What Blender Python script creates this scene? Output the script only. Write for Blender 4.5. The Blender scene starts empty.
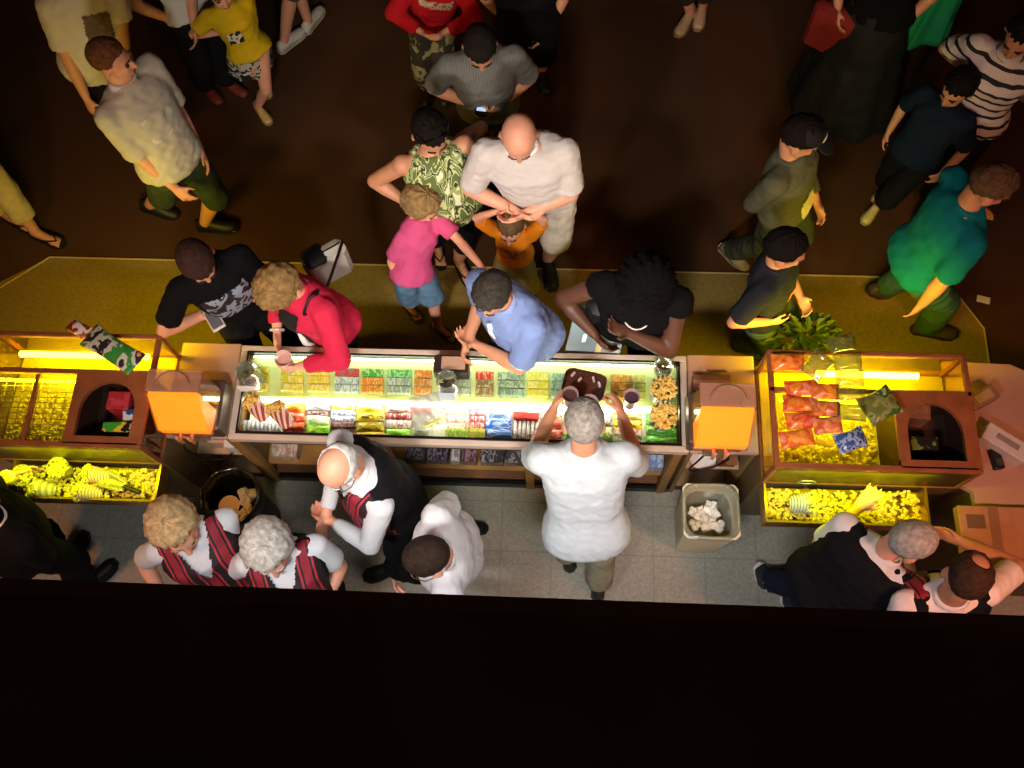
import bpy, math, random
import numpy as np
from mathutils import Vector, Matrix
random.seed(7); np.random.seed(7)
SC = bpy.context.scene
COL = SC.collection
PI = math.pi

# ------------------------------------------------------------------ camera
FPX = 900.0; CX, CY = 512.0, 384.0; CAM_Z = 5.5
def _u(v):
    v = np.array(v, float); return v/np.linalg.norm(v)
def _ray(px, py): return np.array([(px-CX)/FPX, -(py-CY)/FPX, -1.0])
_zd = -_u(_ray(545, 728))                       # straight down in the photograph
_xd = -np.array([-19340/FPX, .0258*19340/FPX, -1.0])
_xd = _u(_xd - _zd*_xd.dot(_zd)); _yd = np.cross(_zd, _xd)
ROT = np.stack([_xd, _yd, _zd])
def P(px, py, z=0.0):
    """the point at height z that is seen at a pixel of the photograph"""
    r = ROT @ _ray(px, py); t = (CAM_Z - z)/(-r[2])
    return np.array([r[0]*t, r[1]*t, CAM_Z + r[2]*t])
cam_d = bpy.data.cameras.new('camera'); cam = bpy.data.objects.new('camera', cam_d); COL.objects.link(cam)
M4 = Matrix([[*ROT[0], 0], [*ROT[1], 0], [*ROT[2], CAM_Z], [0, 0, 0, 1]])
cam.matrix_world = M4
cam_d.sensor_width = 36; cam_d.lens = FPX/1024*36; cam_d.clip_start = .02
SC.camera = cam

# ------------------------------------------------------------------ materials
def lin(h):
    if isinstance(h, str):
        h = h.lstrip('#'); c = [int(h[i:i+2], 16)/255 for i in (0, 2, 4)]
    else: c = h
    return tuple(x/12.92 if x <= .04045 else ((x+.055)/1.055)**2.4 for x in c)
_MC = {}
def mat(color, rough=.6, metal=0., noise=0., nscale=20., bump=0., bscale=200., emit=0., emcol=None, key=None, spec=.4, alpha=1., sheen=0.):
    k = (str(color), rough, metal, noise, nscale, bump, bscale, emit, str(emcol), spec, alpha, sheen)
    if k in _MC: return _MC[k]
    m = bpy.data.materials.new('mat_%03d' % len(_MC)); m.use_nodes = True; nt = m.node_tree
    b = nt.nodes['Principled BSDF']; c = lin(color)
    b.inputs['Base Color'].default_value = (*c, 1); b.inputs['Roughness'].default_value = rough
    b.inputs['Metallic'].default_value = metal; b.inputs['Specular IOR Level'].default_value = spec
    if sheen: b.inputs['Sheen Weight'].default_value = sheen
    if alpha < 1: b.inputs['Alpha'].default_value = alpha
    if noise or bump:
        tc = nt.nodes.new('ShaderNodeTexCoord')
    if noise:
        n = nt.nodes.new('ShaderNodeTexNoise'); n.inputs['Scale'].default_value = nscale; n.inputs['Detail'].default_value = 5
        nt.links.new(tc.outputs['Object'], n.inputs['Vector'])
        r = nt.nodes.new('ShaderNodeValToRGB')
        r.color_ramp.elements[0].position = .3; r.color_ramp.elements[1].position = .7
        r.color_ramp.elements[0].color = (*[x*(1-noise) for x in c], 1)
        r.color_ramp.elements[1].color = (*[min(1, x*(1+noise)) for x in c], 1)
        nt.links.new(n.outputs['Fac'], r.inputs['Fac']); nt.links.new(r.outputs['Color'], b.inputs['Base Color'])
    if bump:
        n2 = nt.nodes.new('ShaderNodeTexNoise'); n2.inputs['Scale'].default_value = bscale
        nt.links.new(tc.outputs['Object'], n2.inputs['Vector'])
        bp = nt.nodes.new('ShaderNodeBump'); bp.inputs['Strength'].default_value = bump; bp.inputs['Distance'].default_value = .01
        nt.links.new(n2.outputs['Fac'], bp.inputs['Height']); nt.links.new(bp.outputs['Normal'], b.inputs['Normal'])
    if emit:
        b.inputs['Emission Color'].default_value = (*lin(emcol or color), 1); b.inputs['Emission Strength'].default_value = emit
    _MC[k] = m; return m
def emission(color, strength):
    k = ('em', str(color), strength)
    if k in _MC: return _MC[k]
    m = bpy.data.materials.new('mat_light_%d' % len(_MC)); m.use_nodes = True; nt = m.node_tree; nt.nodes.clear()
    e = nt.nodes.new('ShaderNodeEmission'); o = nt.nodes.new('ShaderNodeOutputMaterial')
    e.inputs[0].default_value = (*lin(color), 1); e.inputs[1].default_value = strength
    nt.links.new(e.outputs[0], o.inputs[0]); _MC[k] = m; return m
def glass(tint='#ffffff', refl=.06, haze=0.0, hazecol='#ffffff'):
    k = ('gl', tint, refl, haze, hazecol)
    if k in _MC: return _MC[k]
    m = bpy.data.materials.new('mat_glass_%d' % len(_MC)); m.use_nodes = True; nt = m.node_tree; nt.nodes.clear()
    t = nt.nodes.new('ShaderNodeBsdfTransparent'); t.inputs[0].default_value = (*lin(tint), 1)
    g = nt.nodes.new('ShaderNodeBsdfGlossy'); g.inputs['Roughness'].default_value = .03
    lw = nt.nodes.new('ShaderNodeLayerWeight'); lw.inputs['Blend'].default_value = .3
    mp = nt.nodes.new('ShaderNodeMapRange'); mp.inputs['To Min'].default_value = refl*.6; mp.inputs['To Max'].default_value = min(1, refl*8)
    nt.links.new(lw.outputs['Facing'], mp.inputs['Value'])
    mx = nt.nodes.new('ShaderNodeMixShader'); o = nt.nodes.new('ShaderNodeOutputMaterial')
    nt.links.new(mp.outputs[0], mx.inputs[0]); nt.links.new(t.outputs[0], mx.inputs[1]); nt.links.new(g.outputs[0], mx.inputs[2])
    last = mx
    if haze:
        d = nt.nodes.new('ShaderNodeBsdfDiffuse'); d.inputs[0].default_value = (*lin(hazecol), 1)
        m2 = nt.nodes.new('ShaderNodeMixShader'); m2.inputs[0].default_value = haze
        nt.links.new(mx.outputs[0], m2.inputs[1]); nt.links.new(d.outputs[0], m2.inputs[2]); last = m2
    nt.links.new(last.outputs[0], o.inputs[0]); _MC[k] = m; return m
def pattern(kind, cols, scale=10., axis=0, rough=.6, width=.5, key=0, dist=0., pos=None):
    """printed / woven surface pattern in the object's own coordinates: stripes, blotches, print"""
    k = ('pt', kind, tuple(cols), scale, axis, rough, width, key, dist, str(pos))
    if k in _MC: return _MC[k]
    m = bpy.data.materials.new('mat_pattern_%d' % len(_MC)); m.use_nodes = True; nt = m.node_tree
    b = nt.nodes['Principled BSDF']; b.inputs['Roughness'].default_value = rough
    tc = nt.nodes.new('ShaderNodeTexCoord'); mp = nt.nodes.new('ShaderNodeMapping'); nt.links.new(tc.outputs['Object'], mp.inputs[0])
    mp.inputs['Location'].default_value = (key*1.37, key*.71, key*.29)
    r = nt.nodes.new('ShaderNodeValToRGB'); r.color_ramp.interpolation = 'LINEAR' if kind == 'soft' else 'CONSTANT'
    if kind == 'stripes':
        w = nt.nodes.new('ShaderNodeTexWave'); w.bands_direction = 'XYZ'[axis]; w.inputs['Scale'].default_value = scale; w.inputs['Distortion'].default_value = dist
        w.inputs['Detail Scale'].default_value = 1.2
        nt.links.new(mp.outputs[0], w.inputs[0]); out = w.outputs['Fac']
    else:
        w = nt.nodes.new('ShaderNodeTexNoise'); w.inputs['Scale'].default_value = scale; w.inputs['Detail'].default_value = 3 if kind == 'blotch' else 5 if kind == 'soft' else 1
        if kind == 'print': mp.inputs['Scale'].default_value = tuple(.35 if i == axis else 1.0 for i in range(3)); w.inputs['Distortion'].default_value = 1.5
        nt.links.new(mp.outputs[0], w.inputs[0]); out = w.outputs['Fac']
    n = len(cols); el = r.color_ramp.elements
    if pos is None:
        pos = [0, width] if n == 2 else ([i/n for i in range(n)] if kind == 'stripes' else [0] + [.38+.28*i/(n-1) for i in range(1, n)])
    while len(el) < n: el.new(.5)
    for i in range(n): el[i].position = pos[i]; el[i].color = (*lin(cols[i]), 1)
    nt.links.new(out, r.inputs[0]); nt.links.new(r.outputs[0], b.inputs['Base Color'])
    _MC[k] = m; return m

# ------------------------------------------------------------------ mesh building
def perp(d):
    d = _u(d); a = np.array([0, 0, 1.]) if abs(d[2]) < .9 else np.array([1., 0, 0])
    s = _u(np.cross(d, a)); return s, np.cross(s, d)
def rotz(a):
    c, s = math.cos(a), math.sin(a); return np.array([[c, -s, 0], [s, c, 0], [0, 0, 1.]])
class MB:
    def __init__(s): s.v = []; s.f = []
    def add(s, vs, fs):
        o = len(s.v); s.v.extend([tuple(map(float, x)) for x in vs]); s.f.extend([tuple(i+o for i in f) for f in fs]); return s
    def rings(s, rs, cap=True, closed=False):
        n = len(rs[0]); vs = [p for r in rs for p in r]; fs = []
        m = len(rs)
        for i in range(m if closed else m-1):
            a = i*n; b = ((i+1) % m)*n
            for j in range(n): fs.append((a+j, a+(j+1) % n, b+(j+1) % n, b+j))
        if cap and not closed: fs.append(tuple(range(n-1, -1, -1))); fs.append(tuple((m-1)*n+j for j in range(n)))
        return s.add(vs, fs)
    def cone(s, a, b, ra, rb, n=14, flat=False):
        a = np.array(a, float); b = np.array(b, float); d = b-a; L = np.linalg.norm(d)
        d = d/L if L > 1e-6 else np.array([0, 0, 1.]); x, y = perp(d)
        def ring(c, r): return [c+r*(x*math.cos(2*PI*j/n)+y*math.sin(2*PI*j/n)) for j in range(n)]
        rs = []
        if not flat:
            for t in (80, 55, 28): rs.append(ring(a-d*ra*math.sin(math.radians(t)), ra*math.cos(math.radians(t))))
        rs += [ring(a, ra), ring(b, rb)]
        if not flat:
            for t in (28, 55, 80): rs.append(ring(b+d*rb*math.sin(math.radians(t)), rb*math.cos(math.radians(t))))
        return s.rings(rs)
    def ell(s, c, ax, n=16, m=9):
        """ellipsoid; ax = three scaled axis vectors"""
        c = np.array(c, float); A = [np.array(a, float) for a in ax]; rs = []
        for i in range(m):
            t = math.radians(-84+168*i/(m-1))
            rs.append([c+A[2]*math.sin(t)+math.cos(t)*(A[0]*math.cos(2*PI*j/n)+A[1]*math.sin(2*PI*j/n)) for j in range(n)])
        return s.rings(rs)
    def box(s, c, size, rz=0., R=None):
        c = np.array(c, float); h = np.array(size, float)/2
        R = rotz(rz) if R is None else R
        vs = [c+R@np.array([sx*h[0], sy*h[1], sz*h[2]]) for sz in (-1, 1) for sx, sy in ((-1, -1), (1, -1), (1, 1), (-1, 1))]
        return s.add(vs, [(3, 2, 1, 0), (4, 5, 6, 7), (0, 1, 5, 4), (1, 2, 6, 5), (2, 3, 7, 6), (3, 0, 4, 7)])
    def bb(s, lo, hi): return s.box([(a+b)/2 for a, b in zip(lo, hi)], [abs(b-a) for a, b in zip(lo, hi)])
    def bbx(s, c, size, b=.006, rz=0., R=None):
        """box with bevelled edges"""
        c = np.array(c, float); h = np.array(size, float)/2; b = min(b, min(h)*.6); R = rotz(rz) if R is None else R
        def ring(z, ix):
            x, y = h[0]-ix, h[1]-ix
            pts = [(x-b, -y), (x, -y+b), (x, y-b), (x-b, y), (-x+b, y), (-x, y-b), (-x, -y+b), (-x+b, -y)]
            return [c+R@np.array([p[0], p[1], z]) for p in pts]
        return s.rings([ring(-h[2], b), ring(-h[2]+b, 0), ring(h[2]-b, 0), ring(h[2], b)])
    def prism(s, poly, z0, z1):
        n = len(poly); return s.rings([[(p[0], p[1], z0) for p in poly], [(p[0], p[1], z1) for p in poly]])
    def extr(s, poly3, vec):
        a = [np.array(p, float) for p in poly3]; return s.rings([a, [p+np.array(vec, float) for p in a]])
    def lathe(s, c, prof, n=20, cap=True, R=None):
        c = np.array(c, float); R = np.eye(3) if R is None else R
        return s.rings([[c+R@np.array([r*math.cos(2*PI*j/n), r*math.sin(2*PI*j/n), z]) for j in range(n)] for r, z in prof], cap)
    def shell(s, c, prof, t=.004, n=20, R=None):
        """open vessel: outer profile up, inner profile down"""
        inner = [(max(r-t, .001), z+(t if i == 0 else 0)) for i, (r, z) in enumerate(prof)]
        return s.lathe(c, list(prof)+inner[::-1], n, True, R)
    def tube(s, pts, r, n=8, closed=False):
        pts = [np.array(p, float) for p in pts]; m = len(pts); rs = []; prev = None
        for i in range(m):
            if closed: d = pts[(i+1) % m]-pts[i-1]
            else: d = pts[min(i+1, m-1)]-pts[max(i-1, 0)]
            d = _u(d)
            if prev is None: x, _ = perp(d)
            else: x = _u(prev-d*prev.dot(d))
            prev = x; y = np.cross(d, x); rr = r[i] if hasattr(r, '__len__') else r
            rs.append([pts[i]+rr*(x*math.cos(2*PI*j/n)+y*math.sin(2*PI*j/n)) for j in range(n)])
        return s.rings(rs, True, closed)
    def mesh(s, name, origin=(0, 0, 0)):
        me = bpy.data.meshes.new(name); o = np.array(origin, float)
        me.from_pydata([tuple(np.array(v)-o) for v in s.v], [], s.f); me.update(); return me
def wpos(o):
    p = np.zeros(3)
    while o is not None: p = p+np.array(o.location); o = o.parent
    return p
def smooth_me(me, angle=None):
    me.polygons.foreach_set('use_smooth', [True]*len(me.polygons))
    if angle: me.set_sharp_from_angle(angle=math.radians(angle))
def obj(name, mb, material, parent=None, smooth=None, origin=None, label=None):
    base = wpos(parent) if parent is not None else np.zeros(3)
    org = np.array(origin, float) if origin is not None else (base if parent is not None else np.mean(np.array(mb.v), axis=0)*0+np.array([*np.mean(np.array(mb.v), axis=0)[:2], np.min(np.array(mb.v), axis=0)[2]]))
    me = mb.mesh(name, org) if isinstance(mb, MB) else mb
    if smooth: smooth_me(me, None if smooth is True else smooth)
    for m in (material if isinstance(material, (list, tuple)) else [material]): me.materials.append(m)
    o = bpy.data.objects.new(name, me); COL.objects.link(o)
    if parent is not None: o.parent = parent; o.location = tuple(org-base)
    else: o.location = tuple(org)
    if label: o['label'] = label
    return o
def tag(o, label, cat, group=None, kind=None):
    o['label'] = label; o['category'] = cat
    if group: o['group'] = group
    if kind: o['kind'] = kind
    return o
def thing(name, label, cat, loc, group=None):
    o = bpy.data.objects.new(name, None); COL.objects.link(o); o.location = tuple(map(float, loc)); o.empty_display_size = .05
    return tag(o, label, cat, group)
def struct(name, mb, material, parent=None, smooth=None):
    o = obj(name, mb, material, parent, smooth); o['kind'] = 'structure'; return o
def kids(o): return [c for c in bpy.data.objects if c.parent == o]
def copy_tree(o, parent=None):
    c = o.copy(); COL.objects.link(c)
    if parent is not None: c.parent = parent
    for ch in kids(o): copy_tree(ch, c)
    return c
def voxel(mb, size, sm=3, fac=.5, wrinkle=0., wl=.12, seed=0):
    """one continuous surface grown from overlapping closed pieces"""
    me = mb.mesh('tmp'); t = bpy.data.objects.new('tmp', me); COL.objects.link(t)
    r = t.modifiers.new('r', 'REMESH'); r.mode = 'VOXEL'; r.voxel_size = size
    if sm:
        s = t.modifiers.new('s', 'SMOOTH'); s.factor = fac; s.iterations = sm
    dg = bpy.context.evaluated_depsgraph_get(); ev = t.evaluated_get(dg)
    out = bpy.data.meshes.new_from_object(ev)
    bpy.data.objects.remove(t); bpy.data.meshes.remove(me)
    n = len(out.vertices); co = np.empty(n*3, np.float32); out.vertices.foreach_get('co', co); co = co.reshape(n, 3)
    if wrinkle:
        no = np.empty(n*3, np.float32); out.vertices.foreach_get('normal', no); no = no.reshape(n, 3)
        rs = np.random.RandomState(seed); w = np.zeros(n)
        for k in range(7):
            d = rs.normal(size=3); d = d/np.linalg.norm(d)*2*PI/(wl*rs.uniform(.45, 1.3)); w += np.sin(co@d+rs.uniform(0, 6)+1.5*np.sin(co@(d[[1, 2, 0]]*.5)))
        co = co+no*(w*wrinkle/2.6)[:, None]
        out.vertices.foreach_set('co', co.astype(np.float32).ravel())
    return out, co
def settle(me, co, origin):
    me.vertices.foreach_set('co', (co-np.array(origin)).astype(np.float32).ravel()); me.update(); smooth_me(me); return me
# ------------------------------------------------------------------ people
ZUP = np.array([0, 0, 1.])
def ik(a, c, l1, l2, pole):
    """joint between a and c"""
    d = c-a; L = np.linalg.norm(d); d = d/L
    Lc = min(L, (l1+l2)*.997); c2 = a+d*Lc
    x = (l1*l1-l2*l2+Lc*Lc)/(2*Lc); y = math.sqrt(max(l1*l1-x*x, 0))
    p = np.array(pole, float); p = p-d*p.dot(d)
    if np.linalg.norm(p) < 1e-4: p = perp(d)[0]
    return a+d*x+_u(p)*y, c2
MALE = [(-.17, .075, .07, 0), (-.09, .152, .108, -.008), (.04, .165, .118, -.008), (.25, .15, .106, .004), (.5, .16, .116, .008), (.74, .175, .12, .004), (.89, .168, .092, -.004), (.955, .115, .074, -.004), (1.03, .062, .06, .0)]
FEM = [(-.17, .08, .075, 0), (-.09, .165, .118, -.012), (.04, .172, .12, -.012), (.27, .134, .1, .0), (.5, .145, .112, .006), (.70, .158, .13, .018), (.89, .148, .085, -.004), (.955, .1, .07, -.004), (1.03, .055, .055, .0)]
SKIN = {'pale': '#e2b196', 'pink': '#e0a083', 'tan': '#c98d6b', 'brown': '#7a4e38', 'dark': '#5a3a2b'}
def skin_mat(s): return mat(SKIN.get(s, s), rough=.5, noise=.07, nscale=14, spec=.4)
class Rig: pass
def prof(T, t):
    for i in range(len(T)-1):
        if t <= T[i+1][0] or i == len(T)-2:
            a, b = T[i], T[i+1]; k = (t-a[0])/(b[0]-a[0]); k = max(0, min(1, k)); k = k*k*(3-2*k)*.5+k*.5
            return [a[j]+(b[j]-a[j])*k for j in (1, 2, 3)]
def torso(r, mb, t0, t1, e=0., n=20, flare=0.):
    ts = np.linspace(t0, t1, 14); rs = []
    for t in ts:
        rx, ry, fo = prof(r.T, t); S = r.S
        rx = rx*r.w*S; ry = ry*S*(.5+.5*r.w)
        be = r.belly*math.exp(-((t-.3)/.26)**2)*S
        c = r.hip+(r.nb-r.hip)*t-r.bow*math.sin(PI*max(0, min(1, t)))*r.fwd
        lf = _u(r.left*(1-t)+r.lefts*t); up = _u(r.nb-r.hip); lf = _u(lf-up*lf.dot(up)); fw = np.cross(lf, up)
        ex = e+flare*max(0, (.25-t))
        ring = []
        for j in range(n):
            a = 2*PI*j/n; ca, sa = math.cos(a), math.sin(a)
            x = (rx+ex)*abs(ca)**.85*(1 if ca > 0 else -1)
            yy = (ry+ex+(be if sa > 0 else 0))*abs(sa)**.85*(1 if sa > 0 else -1)
            ring.append(c+lf*x+fw*(yy+fo*S))
        rs.append(ring)
    mb.rings(rs)
def make_hand(mb, wr, d, tv, side, S, curl, thick=1.):
    d = _u(d); tv = _u(tv-d*np.dot(tv, d)); n = np.cross(d, tv)*side
    W = .043*S; rr = []
    for x, w_, h_ in ((-.012, .028, .021), (.015, .034, .020), (.05, .042, .017), (.082, .041, .013), (.092, .034, .009)):
        c = wr+d*x*S; rr.append([c+tv*w_*S*math.cos(2*PI*j/12)+n*h_*S*math.sin(2*PI*j/12) for j in range(12)])
    mb.rings(rr)
    f0 = max(.0082, .0088*S)*thick
    for off, L, k in ((.031, .074, .10), (.0105, .083, .03), (-.0105, .077, -.04), (-.031, .060, -.13)):
        b = wr+d*.08*S+tv*off*1.08*S; dd = _u(d+tv*k)
        d1 = dd*math.cos(curl*.8)+n*math.sin(curl*.8); d2 = dd*math.cos(curl*1.9)+n*math.sin(curl*1.9)
        m = b+d1*L*.52*S; mb.cone(b, m, f0, f0*.95, 8); mb.cone(m, m+d2*L*.48*S, f0*.95, f0*.8, 8)
    b = wr+d*.022*S+tv*.03*S+n*.006*S; d1 = _u(d*.7+tv*.75+n*.35); m = b+d1*.042*S; d2 = _u(d*.95+tv*.25+n*.3)
    mb.cone(b, m, f0*1.35, f0*1.1, 8); mb.cone(m, m+d2*.032*S, f0*1.1, f0*.85, 8)
def head_shape(mb, r):
    S = r.HS; c = r.hc; f, l, u = r.hf, r.hl, r.hu
    mb.ell(c+u*.028*S-f*.012*S, (l*.077*S, f*.097*S, u*.092*S), 20, 11)
    mb.ell(c-u*.035*S+f*.022*S, (l*.06*S, f*.07*S, u*.085*S), 18, 9)
    mb.ell(c-u*.092*S+f*.05*S, (l*.03*S, f*.03*S, u*.025*S), 10, 7)
    mb.ell(c+u*.022*S+f*.076*S, (l*.05*S, f*.016*S, u*.012*S), 12, 7)          # brow
    for s in (1, -1):
        mb.ell(c-u*.02*S+f*.07*S+l*s*.033*S, (l*.02*S, f*.018*S, u*.018*S), 10, 7)  # cheeks
        mb.ell(c-u*.012*S-f*.012*S+l*s*.08*S, (l*.011*S, f*.02*S+l*s*.006, u*.032*S), 10, 7)  # ears
    mb.cone(c+u*.012*S+f*.088*S, c-u*.026*S+f*.107*S, .009*S, .0135*S, 8)       # nose
    mb.ell(c-u*.03*S+f*.098*S, (l*.018*S, f*.012*S, u*.01*S), 10, 7)
    mb.ell(c-u*.06*S+f*.084*S, (l*.025*S, f*.009*S, u*.01*S), 10, 7)           # lips
def hair_mesh(r, style, seed=0):
    """shell over the skull between two hair lines"""
    S = r.HS; f, l, u = r.hf, r.hl, r.hu; c = r.hc+u*.028*S-f*.012*S
    rs = np.random.RandomState(seed); nz, nt = 64, 18
    st = dict(thick=.012, hi=90, front=32, side=-8, back=-42, rough=.004, a=180, drop=0., freq=9)
    st.update({'crew': dict(thick=.008, rough=.002, front=30), 'short': dict(thick=.014, rough=.005), 'thin': dict(thick=.006, rough=.002, front=44), 'spot': dict(thick=.008, hi=66, rough=.003, front=40), 'fringe': dict(thick=.008, hi=20, a=118, side=-14, back=-44, rough=.003, front=20),
      'curly': dict(thick=.032, rough=.008, freq=11, front=26, side=-30, back=-52), 'bob': dict(thick=.026, rough=.008, front=24, side=-52, back=-62), 'long': dict(thick=.022, rough=.007, front=30, side=-60, back=-74, drop=.12), 'afro': dict(thick=.062, rough=.018, freq=16, front=20, side=-35, back=-55),
      'kid': dict(thick=.016, rough=.004, front=22, side=-22, back=-46), 'puff': dict(thick=.03, rough=.011, freq=11, front=24, side=-18, back=-50)}[style])
    ph = rs.uniform(0, 6, (6,)); rows_o = []; rows_i = []
    full = st['a'] >= 180
    for i in range(nt+1):
        ro = []; ri = []
        for j in range(nz if full else nz+1):
            az = (-180+360*j/nz) if full else 180-st['a']+2*st['a']*j/nz   # 0 = front
            a0 = abs((az+180) % 360-180)
            if a0 < 62: lo = st['front']+(st['side']+14-st['front'])*max(0, (a0-38)/24)**2
            elif a0 < 100: lo = st['side']+14*max(0, (82-a0)/20) if a0 < 82 else st['side']
            else: lo = st['side']+(st['back']-st['side'])*min(1, (a0-100)/45)
            lo += 3.5*math.sin(az*.31+ph[5])+2.5*math.sin(az*.83+ph[0]); hi = st['hi']
            el = math.radians(hi+(lo-hi)*i/nt)
            ar = math.radians(az)
            dx = f*math.cos(ar)*math.cos(el)+l*math.sin(ar)*math.cos(el)+u*math.sin(el)
            R0 = 1/math.sqrt((math.cos(ar)*math.cos(el)/.097)**2+(math.sin(ar)*math.cos(el)/.077)**2+(math.sin(el)/.092)**2)
            k = st['freq']
            nn = (math.sin(ar*k+ph[0]+3*math.sin(el*3+ph[1]))+math.sin(el*k*1.3+ph[2]+2*math.sin(ar*4+ph[3]))+.7*math.sin(ar*k*2.3+el*7+ph[4]))/2.7
            edge = math.sin(PI*min(1, (1-i/nt)*3.2+.12)/2)
            if full and st['hi'] < 89: edge *= math.sin(PI*min(1, i/nt*4+.12)/2)
            if not full: edge *= math.sin(PI*min(1, i/nt*4+.12)/2)*math.sin(PI*min(1, min(j, nz-j)/nz*8+.15)/2)
            th = (st['thick']*(.72+.28*math.sin(max(0, el)))+st['rough']*nn)*edge
            drop = st['drop']*max(0, (i/nt-.6)/.4)*S if a0 > 60 else 0
            if full and i == 0: nn = 0
            ro.append(c+dx*(R0+.001+max(.002, th))*S-ZUP*drop); ri.append(c+dx*(R0-.012)*S-ZUP*drop*.9)
        rows_o.append(ro); rows_i.append(ri)
    mb = MB(); n = len(rows_o[0]); m = nt+1
    vs = [p for q in rows_o for p in q]+[p for q in rows_i for p in q]; fs = []; off = n*m
    rng = range(n) if full else range(n-1)
    for i in range(nt):
        for j in rng:
            a, b = i*n+j, i*n+(j+1) % n; cc, d = (i+1)*n+j, (i+1)*n+(j+1) % n
            fs.append((a, cc, d, b)); fs.append((off+a, off+b, off+d, off+cc))
    for j in rng:
        a, b = nt*n+j, nt*n+(j+1) % n; fs.append((a, off+a, off+b, b))
        if not full or st['hi'] < 89: fs.append((j, (j+1) % n, off+(j+1) % n, off+j))
    if not full:
        for i in range(nt):
            for j in (0, n-1): fs.append((i*n+j, (i+1)*n+j, off+(i+1)*n+j, off+i*n+j))
    return mb.add(vs, fs)
def shoe_mb(r, i, up, e=0.004):
    """upper and sole of one shoe"""
    S = r.S; a = r.ank[i]; d = r.fd[i]; n = r.fn[i]; l = np.cross(n, d); A = MB(); B = MB()
    base = a-n*.075*S; 
    def ring(x, w_, h_, z0=.012, k=12):
        return [base+d*x*S+l*(w_+e)*S*math.cos(2*PI*j/k)+n*S*(z0+h_*(max(0, math.sin(2*PI*j/k))*.98+.02)) for j in range(k)]
    hs = up
    A.rings([ring(-.075, .018, .03), ring(-.065, .032, hs), ring(-.02, .036, hs), ring(.03, .037, hs*.95), ring(.08, .043, .062), ring(.13, .045, .05), ring(.17, .04, .042), ring(.198, .02, .03)])
    def sr(z, g): 
        pts = [(-.082, .012), (-.06, .035), (0, .037), (.06, .042), (.12, .05), (.17, .045), (.205, .02)]
        q = [(x, y) for x, y in pts]+[(x, -y) for x, y in pts[::-1]]
        return [base+d*(x*S+(g if x > 0 else -g))+l*(y*S+(g if y > 0 else -g))+n*z*S for x, y in q]
    B.rings([sr(-.004, .002), sr(.016, .003)])
    return A, B
def limb_chain(mb, pts, rad, frac, e, hem=None, n=14):
    """sleeve / trouser leg along shoulder-elbow-wrist up to frac (0..2)"""
    a, b, c = pts
    if frac <= 1:
        q = a+(b-a)*frac; mb.cone(a, a+(b-a)*.02, rad[0]+e, rad[0]+e, n); mb.cone(a, q, rad[0]+e, (hem or rad[0]+(rad[1]-rad[0])*frac+e), n, True)
    else:
        q = b+(c-b)*(frac-1); mb.cone(a, b, rad[0]+e, rad[1]+e*1.1, n); mb.cone(b, q, rad[1]+e*1.1, (hem or rad[1]+(rad[2]-rad[1])*(frac-1)+e), n, True)
        mb.ell(b, [v*(rad[1]+e*1.1) for v in np.eye(3)], 12, 7)
NPEOPLE = [0]
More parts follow.
